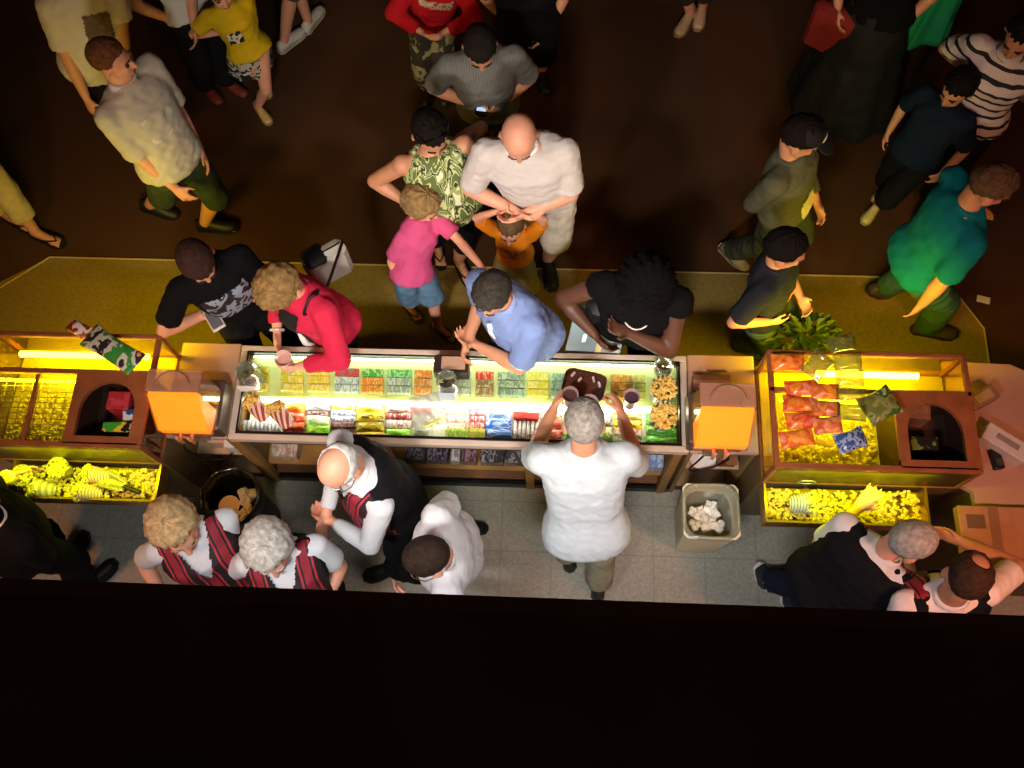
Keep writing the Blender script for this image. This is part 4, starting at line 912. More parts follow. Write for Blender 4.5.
# goods below the right drink counter
c = P(703, 455, .56); c[2] = .54; c[1] = 1.47; t = thing('paper_plate', 'white round plate on the shelf under the drink counter next to the cord', 'plate', c)
obj('plate', MB().lathe(c, [(.05, 0), (.075, .012), (.076, .016), (.05, .005), (.001, .004)], 24), WHITEP, t, 40)
c = P(727, 462, .6); c[2] = .54; c[1] = 1.46; t = thing('cardboard_box', 'brown carton on the shelf under the drink counter above the cream bin', 'box', c)
obj('carton', MB().bbx(c+np.array([0, 0, .045]), (.1, .08, .09), .003), mat('#7c4a2a', .6, noise=.1), t); obj('flap', MB().box(c+np.array([.02, -.03, .093]), (.06, .05, .003)), mat('#8a5632', .6), t)
def cord(pts, label): tag(obj('power_cord', MB().tube(pts, .006, 8), BLACK, None, True), label, 'cord')
def spl(pts, n=24):
    pts = [np.array(p, float) for p in pts]; out = []
    for i in range(len(pts)-1):
        p0, p1, p2, p3 = pts[max(i-1, 0)], pts[i], pts[i+1], pts[min(i+2, len(pts)-1)]
        for k in range(n//len(pts)+3):
            t = k/(n//len(pts)+3); out.append(.5*((2*p1)+(-p0+p2)*t+(2*p0-5*p1+4*p2-p3)*t*t+(-p0+3*p1-3*p2+p3)*t**3))
    return out+[pts[-1]]
cord(spl([(.80, 1.375, .91), (.775, 1.365, .80), (.76, 1.37, .66), (.80, 1.385, .57), (.90, 1.40, .60), (.97, 1.42, .70)]), 'black power cord looped below the drink dispenser over the cream bin')
cord(spl([(-2.0, 1.375, .91), (-2.02, 1.36, .78), (-1.99, 1.36, .62), (-1.90, 1.37, .56), (-1.82, 1.39, .62)]), 'black power cord hanging below the drink dispenser over the round bin')
c = P(677, 487, .2); t = thing('storage_tub', 'pale blue-white plastic tub on the floor under the drink counter', 'tub', (.80, 1.50, .14))
obj('tub', MB().shell((.80, 1.62, .14), [(.10, 0), (.12, .2), (.125, .21)], .005, 4, rotz(PI/4)), mat('#c8d4d8', .5), t); obj('lid', MB().bbx((.80, 1.62, .355), (.19, .19, .014), .005), mat('#d8e2e4', .5), t)
for k, (x, y, z, w, h_, col, lab) in enumerate([(-1.92, 1.50, .54, .12, .10, '#c0a088', 'beige carton on the shelf under the drink counter with the round bin'), (-1.83, 1.47, .54, .07, .12, '#d8d0c4', 'white sleeve of cups on the shelf under the drink counter with the round bin'), (-2.0, 1.55, .14, .10, .16, '#8a6a50', 'brown carton on the lowest shelf behind the round bin')]):
    t = thing('carton', lab, 'box', (x, y, z)); obj('carton', MB().bbx((x, y, z+h_/2), (w, .11, h_), .004), mat(col, .6, noise=.1), t); obj('flap', MB().box((x, y-.02, z+h_+.002), (w*.9, .06, .003), .1), mat(col, .7), t)

# ------------------------------------------------------------------ bins
c = np.array([.878, 1.145, 0]); t = thing('trash_bin', 'square cream trash bin with a clear liner on the serving floor', 'trash bin', c)
def sq(s, z, r_=.03): return [(c[0]+x*s, c[1]+y*s, z) for x, y in [(-1, -.85), (-.85, -1), (.85, -1), (1, -.85), (1, .85), (.85, 1), (-.85, 1), (-1, .85)]]
obj('bin', MB().rings([sq(.112, .0), sq(.118, .02), sq(.146, .58), sq(.153, .60), sq(.153, .615), sq(.143, .615), sq(.132, .3), sq(.108, .02)]), mat('#e6deba', .5), t)
ln = MB(); rs_ = np.random.RandomState(2)
def lq(s, z, j): return [(c[0]+s*math.copysign(abs(math.cos(a))**.5, math.cos(a))+rs_.uniform(-j, j), c[1]+s*math.copysign(abs(math.sin(a))**.5, math.sin(a))+rs_.uniform(-j, j), z+rs_.uniform(-j, j)) for a in np.linspace(0, 2*PI, 28, endpoint=False)]
ln.rings([lq(.156, .56, .003), lq(.158, .62, .002), lq(.138, .622, .004), lq(.128, .5, .008), lq(.115, .36, .01), lq(.06, .30, .012)], False); obj('liner', ln, glass('#eeeee4', .2, .3, '#c8c8b8'), t, True)
def crumple(c, s, seed, flat=1.):
    rs = np.random.RandomState(seed); mb = MB(); ph = rs.uniform(0, 6, 6); rings = []
    for i in range(9):
        el = math.radians(-80+160*i/8); rings.append([np.array(c)+s*(1+.28*math.sin(3*az+ph[0]+2*el)+.2*math.sin(5*az+ph[1]-3*el)+.1*rs.uniform(-1, 1))*np.array([math.cos(az)*math.cos(el), math.sin(az)*math.cos(el), flat*math.sin(el)]) for az in np.linspace(0, 2*PI, 14, endpoint=False)])
    return mb.rings(rings)
for k, (dx, dy, s, col, lab) in enumerate([(.03, .05, .05, '#f0f0ea', 'largest crumpled white napkin in the square cream bin'), (-.05, .03, .04, '#e8e6dc', 'crumpled white paper near the corner of the square cream bin'), (.0, -.03, .045, '#dcd8cc', 'crumpled grey-white paper in the middle of the square cream bin'), (.06, -.05, .035, '#e4e0d4', 'small crumpled paper at the serving side of the square cream bin'), (-.07, -.05, .03, '#d8d0b8', 'small tan crumpled paper in the square cream bin')]):
    tag(obj('crumpled_paper', crumple((c[0]+dx, c[1]+dy, .42+.015*k), s, k+3, .7), mat(col, .8), None), lab, 'litter', 'papers in the cream bin')
c = P(230, 497, .6); c[2] = 0; t = thing('trash_bin', 'round black-lined trash bin beside the blonde vested worker', 'trash bin', c)
obj('bin', MB().shell(c, [(.125, 0), (.15, .5), (.158, .59), (.162, .6)], .005, 26), mat('#2a2824', .5), t, 40)
ln = MB(); rg = []
for q, z in ((.168, .5), (.174, .6), (.168, .622), (.15, .6), (.135, .45), (.11, .36)): rg.append([c+np.array([(q+rs_.uniform(-.004, .004)+.004*math.sin(a*9))*math.cos(a), (q+.004*math.sin(a*9))*math.sin(a), z+.006*math.sin(a*7)]) for a in np.linspace(0, 2*PI, 40, endpoint=False)])
ln.rings(rg, False); obj('liner', ln, mat('#161614', .18, spec=.6), t, True)
for k, (dx, dy, s, col, kind, lab) in enumerate([(-.03, -.03, .055, '#d8a878', 'plate', 'tan paper plate in the round black bin'), (.06, .03, .05, '#d8c4a8', 'crump', 'crumpled tan wrapper in the round black bin'), (-.0, -.085, .035, '#a02420', 'crump', 'red crumpled wrapper in the round black bin'), (.075, -.06, .045, '#d8b890', 'crump', 'pale folded paper at the rim side of the round black bin')]):
    q = c+np.array([dx, dy, .50])
    if kind == 'plate': o = obj('paper_plate', MB().lathe(q, [(.035, 0), (.06, .008), (.061, .011), (.035, .004), (.001, .003)], 22), mat(col, .7), None, 40)
    else: o = obj('crumpled_paper', crumple(q, s, 20+k, .5), mat(col, .8), None)
    tag(o, lab, 'litter')
# ------------------------------------------------------------------ snack bags on the warmer cases
def snack_bag(px, py, z, w, d, hgt, rz, m, label, tilt=0., group=None, front=None):
    """pillow pack with crimped ends"""
    t = P(px, py, z+hgt*.6); t[2] = z; n, q = 14, 20; rings = []
    R = rotz(rz)@np.array(Matrix.Rotation(tilt, 3, 'Y'))
    sd = px*.37+py
    for i in range(n+1):
        u = i/n; x = (u-.5)*w; pf = math.sin(PI*min(1, max(0, (u-.07)/.86)))**.55; cr = .035+pf
        rings.append([t+R@np.array([x+.006*math.sin(7*u)*math.cos(a), d*.5*(1-.12*pf)*math.copysign(abs(math.cos(a))**.8, math.cos(a)), hgt*.5+hgt*.5*cr*math.sin(a)*(1+.14*math.sin(9*u+2*math.cos(a)*3+sd)+.08*math.sin(23*u+sd))]) for a in np.linspace(0, 2*PI, q, endpoint=False)])
    o = obj('snack_bag', MB().rings(rings), m, None, True, origin=t); tag(o, label, 'snack bag', group)
    return o
FOIL = lambda a, b, key=0: pattern('soft', [a, b, a, '#e8b890'], 13, 0, .22, key=key, pos=[.3, .47, .56, .74])
CLR = lambda c='#c8c860': glass('#f4f8d8', .3, .28, c)
OR = 'orange snack bags on the warmer case'
B = [(788, 362, .10, '#dc4a20', '#f09a3c', 'orange snack bag at the pile corner farthest from the workers', 0.0), (802, 388, .10, '#d8481e', '#ec9838', 'orange-red snack bag, second from the customers in the pile\'s outer column', .1),
     (800, 404, .10, '#cc3c20', '#e08a34', 'red-orange snack bag, third from the customers in the pile\'s outer column', -.05), (803, 420, .10, '#d03a24', '#ec8c3c', 'red-orange snack bag, fourth from the customers in the pile\'s outer column', .12), (797, 438, .10, '#dc5420', '#f4a040', 'orange snack bag nearest the workers in the outer column of the pile', .2)]
for k, (px, py, d, a, b, lab, rz) in enumerate(B): snack_bag(px, py, 1.205+.012*k, .165, .092, .06, rz, FOIL(a, b, k), lab, 0, OR)
B = [(825, 391, '#d8641e', '#f0a030', 'orange snack bag on top in the second column of the pile, nearest the customers', .0), (826, 408, '#b8552c', '#e09048', 'brown-orange snack bag in the middle of the second column of the pile', -.06), (828, 425, '#d05a34', '#f0a468', 'orange snack bag nearest the workers in the second column of the pile', .1)]
for k, (px, py, a, b, lab, rz) in enumerate(B): snack_bag(px, py, 1.235+.012*k, .14, .09, .055, rz, FOIL(a, b, 9+k), lab, 0, OR)
B = [(842, 343, 1.21, 'clear snack bag overhanging the customer edge of the warmer case', .2, '#8a8a50'), (848, 362, 1.22, 'clear yellow-green snack bag below the one overhanging the edge', .05, '#b8b850'), (850, 378, 1.23, 'clear snack bag lying next to the bright tube', .0, '#a8a848'),
     (851, 395, 1.245, 'clear olive snack bag at mid height of the inner column of the pile', -.1, '#8a8a48'), (852, 412, 1.255, 'grey-green clear snack bag below the olive one in the inner column', -.05, '#6a6e48')]
for k, (px, py, z, lab, rz, c_) in enumerate(B): snack_bag(px, py, z, .14, .092, .055, rz, CLR(c_), lab, 0, 'clear snack bags on the warmer case')
snack_bag(818, 365, 1.225, .15, .12, .05, .9, CLR('#b0a858'), 'crinkled clear snack bag lying slantwise between orange and clear bags', 0, 'clear snack bags on the warmer case')
snack_bag(880, 405, 1.235, .18, .16, .05, .5, pattern('blotch', ['#6a7438', '#8a8f50', '#3a6a2c', '#b8b878'], 14, 0, .25), 'large green and clear snack bag next to the arched opening', 0)
snack_bag(851, 440, 1.225, .15, .11, .05, .35, pattern('blotch', ['#3a5aa0', '#9ab0c8', '#2c4478', '#c8d4c0'], 22, 0, .25), 'blue and silver snack bag nearest the workers on the pile', 0)
def greenbag(): return pattern('blotch', ['#3a8a3a', '#c8ccb8', '#2a2a2c', '#e08a60'], 12, 0, .3, key=2, pos=[0, .45, .56, .66])
snack_bag(112, 349, 1.21, .34, .14, .07, -.52, greenbag(), 'green, black and white snack bag lying slantwise on the wire-rack popcorn case', 0)
snack_bag(78, 328, 1.225, .12, .08, .045, -.5, pattern('blotch', ['#8c2a20', '#d8d0c8', '#a84030', '#e0dcd4'], 12, 0, .3), 'small red and silver snack bag behind the green one on the popcorn case', 0)
# snacks in the arched openings
def stand(px, py, z0, w, d, hgt, cols, lab, rz=0.): 
    c = P(px, py, z0+hgt); c[2] = z0; o = obj('snack_box', MB().bbx(c+np.array([0, 0, hgt/2]), (w, d, hgt), .004, rz), pattern('blotch', cols, 14, 0, .4), None, None, origin=c); tag(o, lab, 'snack box')
stand(118, 400, .93, .12, .10, .17, ['#a82c34', '#c04048', '#701c24'], 'red snack box inside the arched opening of the wire-rack popcorn case')
stand(116, 427, .93, .15, .06, .19, ['#3a9a3a', '#d8c030', '#1a1a18', '#e0d8a0'], 'green and yellow snack box with a black panel inside the arched opening', .06)
stand(130, 415, .93, .08, .07, .16, ['#2c4a8c', '#d0d4d8', '#1c2c5c'], 'blue snack packet between the red and green boxes in the arched opening', .2)
stand(917, 408, .93, .14, .11, .14, ['#7a5238', '#8c6244', '#5a3a28'], 'brown carton inside the arched opening of the bag-covered popcorn case', -.1)
stand(925, 443, .93, .14, .07, .13, ['#1c1a16', '#6a7a30', '#2a4a5c'], 'black and green snack box inside the arched opening of the bag-covered case')
stand(902, 450, .93, .08, .08, .10, ['#1a1814', '#2c261c', '#3a3424'], 'small black box in the corner of the arched opening of the bag-covered case')
# ------------------------------------------------------------------ side counter at the end of the stand
t = thing('side_counter', 'pinkish laminate service counter beyond the bag-covered popcorn case', 'counter', (2.4, 1.5, 0))
poly = [(2.1, 1.25), (2.16, 1.22), (2.16, .8), (3.2, .8), (3.2, 1.6), (2.62, 1.85), (2.45, 1.93), (2.1, 1.94)]
obj('worktop', MB().prism(poly, .88, .92), LAMP, t)
ins = [(2.11, 1.28), (2.19, 1.26), (2.19, .84), (3.17, .84), (3.17, 1.57), (2.6, 1.81), (2.44, 1.89), (2.11, 1.90)]
obj('body', MB().prism(ins, 0, .88), mat('#6a4a3a', .5, noise=.1), t)
def sbox(name, px, py, w, d, hgt, rz, col, lab, cat='box', extra=None):
    c = P(px, py, .92+hgt); c[2] = .92; t = thing(name, lab, cat, c); obj('body', MB().bbx(c+np.array([0, 0, hgt/2]), (w, d, hgt), .005, rz), mat(col, .5, noise=.06), t)
    if extra: obj(extra[0], MB().bbx(c+rotz(rz)@np.array([extra[1], extra[2], hgt+.003]), (extra[3], extra[4], .008), .002, rz), mat(extra[5], .5), t)
    return c
sbox('napkin_box', 1008, 442, .24, .10, .10, -.6, '#c8c0bc', 'white patterned napkin box on the pinkish side counter', 'box', ('slot', 0, 0, .12, .03, '#8a8480'))
sbox('card_reader', 998, 458, .05, .11, .04, .15, '#161416', 'small black card reader beside the white napkin box', 'card reader', ('keypad', 0, -.02, .035, .04, '#3a3638'))
sbox('brown_box', 984, 396, .16, .08, .10, .5, '#8c6a50', 'brown box with its glow painted as a tan panel, on the side counter', 'box', ('panel', 0, 0, .1, .05, '#a88a58'))  # tan top panel paints the box's orange glow; nothing here emits
c = P(993, 390, 1.03); 
c = P(1000, 532, .98); c[2] = .92; t = thing('cardboard_box', 'cardboard box', 'box', c); t['label'] = 'wide cardboard box on the side counter before the outstretched arm of a worker'
obj('carton', MB().bbx(c+np.array([0, 0, .03]), (.38, .26, .06), .004), mat('#a87454', .6, noise=.08), t); obj('tape', MB().box(c+np.array([-.02, 0, .0608]), (.05, .26, .0015)), mat('#8a6048', .4), t); obj('shipping_label', MB().box(c+np.array([-.11, .05, .0608]), (.09, .07, .0015)), mat('#6a4a3a', .6), t)
tag(obj('paper_scrap', MB().bbx((*P(984, 299, 0)[:2], -.009), (.085, .05, .005), .002, -.25), WHITEP, None), 'white paper scrap lying on the carpet beyond the vinyl floor corner', 'paper')
# leafy clump behind the warmer
_q = P(808, 333, .72); PX, PY = float(_q[0]), max(2.03, float(_q[1]))
t = thing('potted_plant', 'dark green leafy plant behind the bag-covered popcorn case', 'plant', (PX, PY, 0))
obj('pot', MB().shell((PX, PY, 0), [(.09, 0), (.12, .25), (.13, .27)], .01, 20), mat('#4a2c1c', .6), t, 40)
obj('soil', MB().lathe((PX, PY, .24), [(.11, 0), (.112, .01), (.001, .015)], 18), mat('#1c120a', .9), t)
lf = MB(); rs = np.random.RandomState(5)
for i in range(130):
    a = rs.uniform(0, 2*PI); el = rs.uniform(.1, 1.4); rad = rs.uniform(.05, .17); b = np.array([PX, PY, .62])+rad*np.array([1.25*math.cos(a)*math.cos(el), .8*math.sin(a)*math.cos(el), .9*math.sin(el)])
    d = _u(np.array([math.cos(a), math.sin(a), rs.uniform(-.3, .8)])); s, n_ = perp(d); L = rs.uniform(.05, .085); w = L*.32
    lf.add([b, b+d*L*.5+s*w+n_*.004, b+d*L-n_*.006, b+d*L*.5-s*w+n_*.004, b+d*L*.5-n_*.004], [(0, 1, 4), (1, 2, 4), (2, 3, 4), (3, 0, 4)])
obj('foliage', lf, mat('#16280e', .6, noise=.3, nscale=12), t); obj('stem', MB().cone((PX, PY, .25), (PX, PY, .7), .016, .01, 8), mat('#3a2c14', .7), t, True)
# ------------------------------------------------------------------ the staff
WS = dict(col='#cfd2d6', sleeve=.72, e=.02)
p = person('blonde person in a striped vest and white shirt beside the round black bin', 1.63, (177, 528), 298, look=(2, 8), lean=-.17, fem=True, w=1.12, belly=.03, HS=1.1, skin='pink', hair='curly', haircol='#b0946a', top=WS, vest={}, bottom=dict(col='#1a1a1e'), collar='#dcdcdc', hands=((215, 600, .95), (165, 600, .95)), curl=(.8, .8))
p = person('white-haired person in a striped vest standing between the blonde person and the white-shirted man', 1.60, (270, 549), 286, look=(0, 12), lean=-.17, fem=True, w=1.12, belly=.03, HS=1.1, skin='pink', hair='curly', haircol='#b0aca4', top=WS, vest={}, bottom=dict(col='#1a1a1e'), collar='#dcdcdc', hands=((320, 612, 1.0), (250, 612, 1.0)), curl=(.8, .8), brow='#b8b4ac')
p = person('bald person with white hair fringe, glasses and striped vest, back to the candy case', 1.72, (340, 466), 214, look=(26, 38), hip=(396, 497, .94), hz=1.58, w=1.12, belly=.07, skin='pink', hair='fringe', haircol='#c4c2be', top=dict(col='#cfd2d6', sleeve=1.9, e=.022), vest={'v': .02}, bottom=dict(col='#141416'), collar='#dcdcdc', hands=((333, 522, 1.06), (326, 514, 1.06)), poles=((.5, -.6, -.2), None), curl=(.9, .9), syaw=216, brow='#d0ccc8')
glasses(p, '#5a4a40')
p = person('dark-haired person in a white shirt and glasses striding away from the counter', 1.70, (429, 557), 192, look=(8, 38), feet=[(394, 566), (470, 528)], foot_pitch=(0, 35), hip=(452, 548, .90), hz=1.55, w=1.05, belly=.03, skin='pink', hair='thin', haircol='#2e221a', top=dict(col='#d0d0d4', sleeve=.8, e=.028, wr=.011), bottom=dict(col='#17171b'), hands=((415, 600, .95), (424, 538, .95)), collar='#dcdcdc')
glasses(p, '#6a4a3a')
p = person('grey-haired person in white T-shirt and khaki trousers leaning over the candy case', 1.83, (584, 424), 96, look=(-4, 30), feet=[(568, 556), (599, 585)], hip=(586, 528, .98), hz=1.63, w=1.02, belly=.03, skin='tan', hair='crew', haircol='#87817a', top=dict(col='#bcc5ca', sleeve=.8, e=.03, hem=-.16, wr=.008, flare=.12), bottom=dict(col='#8c8a74', e=.024), hands=((553, 410, 1.10), (622, 416, 1.10)), poles=((-.35, -.1, -.9), (.35, -.1, -.9)), curl=(.9, .9), shoes=('#2a2622',), foot_yaw=(10, -10), syaw=94, brow='#8a8680', bv=.008)
p = person('white-haired person in black vest and white-soled shoes bending to the popcorn tray', 1.74, (909, 541), 18, look=(-10, 30), feet=[(798, 600), (768, 580)], foot_pitch=(0, 55), foot_yaw=(-20, -75), hip=(818, 590, .86), hz=1.40, syaw=42, w=1.15, belly=.05, skin='pink', hair='thin', haircol='#a8a298', top=dict(col='#d8d6d4', sleeve=.75, e=.024), vest={'v': .02}, bottom=dict(col='#1c2433', e=.022), hands=((857, 509, 1.02), (872, 622, .9)), poles=((-.5, -.5, -.3), (.1, -.3, -.9)), collar='#dcdad8', shoes=('#20262e', 'laced', '#e8e8e6'), brow='#b8b4aa')
p = person('brown-haired person with a bald spot, white collar and black vest, reaching over the side counter', 1.70, (966, 578), 100, look=(-35, 35), lean=.10, hz=1.5, w=1.1, skin='tan', hair='spot', haircol='#3e2c20', top=dict(col='#e8d8d0', sleeve=.8, e=.024), vest={'v': .04}, bottom=dict(col='#17171b'), hands=((918, 630, .9), (962, 542, 1.08)), poles=((-.2, -.6, -.6), (1, .1, -.1)), collar='#dcdad8')
p = person('person in a black suit with a white lapel edge beside the popcorn tray', 1.75, (-28, 506), 60, hz=1.62, feet=[(62, 560), (85, 585)], w=1.2, belly=.05, skin='pink', hair='short', haircol='#4a3a2c', top=dict(col='#101012', sleeve=1.85, e=.026, name='jacket'), bottom=dict(col='#0e0e10', e=.022), hands=((8, 478, 1.0), (50, 560, .85)), collar='#e8e0dc')
obj('lapel_edge', MB().tube(spl([P(2, 505, 1.36), P(12, 525, 1.34), P(8, 548, 1.28), P(-6, 565, 1.2)]), .011, 8), mat('#e8ddd6', .7), p.o, True)
obj('cuff', MB().lathe(p.wr[0]+np.array([0, 0, -.03]), [(.034, 0), (.04, .03), (.038, .06), (.03, .05)], 16), mat('#e4d4d4', .7), p.o, True)

# ------------------------------------------------------------------ at the counter
p = person('young person in a black print T-shirt holding a phone at the candy counter', 1.74, (197, 261), 305, look=(-4, 45), lean=.10, hip=(240, 303, .95), skin='pink', hair='crew', haircol='#3a251e', top=dict(col='#101012', sleeve=.75, e=.022), bottom=dict(col='#131316', e=.028), hands=((226, 308, 1.08), (207, 313, 1.08)), poles=((.5, .1, -.6), (-.2, -.2, -1)), curl=(.9, .9), shoes=('#1a1a1a', 'shoe', '#d0d0d0'), w=.92)
print_patch(p, -.13, .13, -.13, .10, pattern('blotch', ['#14151a', '#8a94a8', '#1a1b20', '#b8c0cc'], 9, 0, .7, key=3, pos=[0, .46, .54, .62]))
obj('trouser_stripe', MB().tube([p.hj[0]+r_ for r_ in (p.fwd*.06+p.left*.105-ZUP*.02, p.fwd*.075+p.left*.10-ZUP*.2)], .006, 6), mat('#c8c860', .6), p.o, True)
lf_ = p.hj[0]+p.fwd*.095+p.left*.055-ZUP*.1
for k in range(3): obj('trouser_print', MB().bbx(lf_-ZUP*.035*k, (.05, .01, .018), .003, math.radians(305+90)), mat('#c8ccb8', .7), p.o)
c = (p.wr[0]+p.wr[1])/2+np.array([.015, -.075, .045]); t = thing('phone', 'white phone in the hands of the young person in black', 'phone', c-np.array([0, 0, .005]))
obj('case', MB().bbx(c, (.075, .14, .01), .004, math.radians(35)), mat('#d8d4d0', .4), t); obj('screen', MB().bbx(c+np.array([0, 0, .0056]), (.062, .115, .002), .0008, math.radians(35)), mat('#6a6a70', .2), t)
p = person('blond-haired person in a red cardigan holding a pink cup over the candy case', 1.66, (282, 287), 238, look=(0, 48), hip=(325, 318, .93), hz=1.50, fem=True, w=1.12, belly=.03, skin='pink', hair='puff', haircol='#8a6c42', top=dict(col='#c82a48', sleeve=1.85, e=.024, name='cardigan'), bottom=dict(col='#1c1c20'), hands=((301, 366, 1.02), (277, 330, .98)), poles=((.5, -.3, -.2), None), curl=(.9, .5), HS=1.06)
vp = MB(); fr_, RR = p.chest, p.R
print_patch(p, -.065, .065, -.24, .13, mat('#141416', .8), 'black_top')
obj('necklace', MB().tube([p.nb-ZUP*.012+(p.R[:, 0]*.075*math.cos(a)+p.R[:, 1]*.085*math.sin(a))-ZUP*.045*max(0, math.sin(a)) for a in np.linspace(0, 2*PI, 30, endpoint=False)], .006, 6, True), mat('#e8e4dc', .3), p.o, True)
for i in (1,): obj('bracelet', MB().tube([p.wr[i]+(lambda d_, x_, y_: x_*.036*math.cos(a)+y_*.036*math.sin(a))(0, *perp(p.wr[i]-p.el[i])) for a in np.linspace(0, 2*PI, 16, endpoint=False)], .007, 6, True), mat('#e8e8e8', .3, .4), p.o, True)
sp = obj('skirt_edge', MB().tube(spl([P(300, 332, .98), P(306, 343, .9), P(318, 348, .85)]), .018, 8), mat('#f0f0ee', .8), p.o, True)
c = P(328, 264, .95); t = thing('handbag', 'white and black handbag hanging behind the red cardigan', 'handbag', c-np.array([0, 0, .14]))
obj('bag', MB().bbx(c, (.26, .11, .28), .03, .6), mat('#b8b4a8', .6), t, 40); obj('flap', MB().bbx(c+np.array([-.05, -.02, .1]), (.13, .13, .1), .02, .6), mat('#121214', .5), t, 40); obj('strap', MB().tube(spl([c+np.array([-.1, -.08, .12]), p.sh[0]*.5+p.nb*.5-p.fws*.07+ZUP*.02, p.sh[0]*.6+p.nb*.4+ZUP*.075, p.sh[0]*.6+p.nb*.4+p.fws*.07, p.sh[0]*.5+p.nb*.5-p.fws*.09-ZUP*.06, c+np.array([.1, .08, .12])]), .009, 6), mat('#121214', .5), t, True)
p = person('dark grey-haired person in a blue shirt with folded arms leaning on the candy counter', 1.76, (493, 294), 230, look=(14, 35), hip=(530, 330, .93), hz=1.52, w=1.1, belly=.04, skin='tan', hair='short', haircol='#37322d', top=dict(col='#7a90c2', sleeve=.85, e=.024), bottom=dict(col='#3a3a40'), hands=((479, 346, 1.02), (468, 340, 1.02)), poles=((.6, -.5, -.2), (0, .3, -1)), curl=(.6, .8), collar='#869cca', syaw=228)
obj('sleeve_cuff', MB().lathe(p.sh[0]+(p.el[0]-p.sh[0])*.8, [(.066, -.006), (.072, 0), (.07, .012), (.06, .01)], 18, True, np.stack([*perp(p.el[0]-p.sh[0]), _u(p.el[0]-p.sh[0])], 1)), mat('#e8ecf4', .8), p.o, True)
obj('placket', MB().tube([p.chest+p.R@np.array([.0, .155, z]) for z in (-.16, -.05, .06)]+[p.chest+p.R@np.array([.0, .13, .13])], .014, 8), mat('#eef0f4', .7), p.o, True)
p = person('person with a large dark afro and black sleeveless top bent over at the candy counter', 1.74, (646, 283), 258, look=(4, 50), hip=(632, 316, .95), hz=1.52, fem=True, w=1.3, belly=.06, skin='dark', hair='afro', haircol='#070606', top=dict(col='#0a0b0c', sleeve=.25, e=.022, name='blouse'), bottom=dict(col='#1a1a16', e=.03), hands=((630, 334, 1.22), (594, 334, 1.02)), poles=((1, .22, -.12), (-.9, .5, .0)), curl=(.4, .6), HS=1.08)
obj('necklace', MB().tube([p.nb-ZUP*.02+(p.R[:, 0]*.10*math.cos(a)+p.R[:, 1]*(.03+.14*math.sin(a)))-ZUP*.10*max(0, math.sin(a)) for a in np.linspace(0, 2*PI, 30, endpoint=False)], .006, 6, True), mat('#d8ccc0', .3), p.o, True)
c = P(602, 312, 1.0); t = thing('shoulder_bag', 'black shoulder bag with a small white patch against the person with the afro', 'handbag', c-np.array([0, 0, .15]))
obj('bag', MB().bbx(c, (.17, .13, .3), .03, .5), mat('#0e0e10', .6), t, 40); obj('patch', MB().bbx(c+np.array([.0, -.03, .151]), (.04, .035, .004), .001, .4), mat('#c8ccd8', .5), t); obj('strap', MB().tube(spl([c+np.array([-.05, 0, .15]), c+np.array([0.02, .05, .35]), c+np.array([.09, .06, .3]), c+np.array([.06, 0, .15])]), .009, 6), BLACK, t, True)
c = P(596, 337, .92); t = thing('folder', 'clear blue-grey plastic folder with a yellow strip held at the counter edge', 'folder', c-np.array([0, 0, .02]))
Rt = rotz(-.25)@np.array(Matrix.Rotation(.5, 3, 'X')); obj('sleeve', MB().bbx(c, (.30, .30, .014), .005, R=Rt), mat('#8aa4a8', .2, alpha=.85), t); obj('strip', MB().bbx(c+Rt@np.array([.03, 0, .009]), (.03, .22, .004), .001, R=Rt), mat('#d8c878', .4), t); obj('clip', MB().bbx(c+Rt@np.array([-.06, -.02, .012]), (.03, .05, .01), .003, R=Rt), mat('#e8ecec', .2, .6), t)
p = person('child in a pink T-shirt and denim shorts reaching out to the child in orange', 1.30, (421, 205), 318, look=(20, 28), feet=[(438, 326), (407, 303)], hip=(413, 274, .74), fem=True, w=.84, skin='pink', hair='bob', haircol='#8c7048', top=dict(col='#cc5280', sleeve=.8, e=.02, hem=-.06), bottom=dict(col='#5a7a94', frac=.85, hem=.082, e=.02), hands=((484, 269, .92), (402, 285, .66)), poles=((.4, .3, -.6), None), shoes=('#4a3a5c', 'sandal', '#3a2c4a'), curl=(.2, .5))
p = person('small child in an orange T-shirt with hands on head', 1.10, (511, 226), 262, look=(0, 25), feet=[(531, 283), (506, 290)], w=.86, skin='pink', hair='crew', haircol='#5c4630', top=dict(col='#e08418', sleeve=.8, e=.022, hem=-.16), bottom=dict(col='#7a7048', frac=1.0, hem=.085, e=.02), hands=((519, 212, 1.10), (498, 211, 1.10)), poles=((.9, 0, .1), (-.9, 0, .1)), thumbs=((0, -1, .3), (0, -1, .3)), shoes=('#15120f', 'sandal', '#15120f'), curl=(.7, .7))
print_patch(p, -.085, .085, -.10, .03, pattern('blotch', ['#e08418', '#a8501a', '#e08418', '#c86a18'], 16, 0, .8, key=5, pos=[0, .45, .55, .62]))
p = person('dark-haired person in a green leaf-pattern tank top with sunglasses on the head', 1.68, (430, 133), 292, look=(6, 35), feet=[(459, 260), (436, 240)], hip=(446, 205, .95), fem=True, w=1.2, belly=.04, skin='tan', hair='short', haircol='#15100d', top=dict(mat=pattern('print', ['#5a6a34', '#c2cc8c', '#2c3c24', '#a4b070', '#dfe4b8'], 16, 2, .8, key=2), sleeve=0, e=.02, hem=-.2), bottom=dict(col='#101014', frac=1.15, hem=.075), hands=((446, 148, 1.22), (412, 205, 1.05)), poles=((.9, .6, .0), (-.8, .2, -.4)), shoes=('#15120f', 'sandal', '#15120f'), curl=(.9, .4), HS=1.06)
glasses(p, '#0c0c0e', '#101418', .112, 'sunglasses')
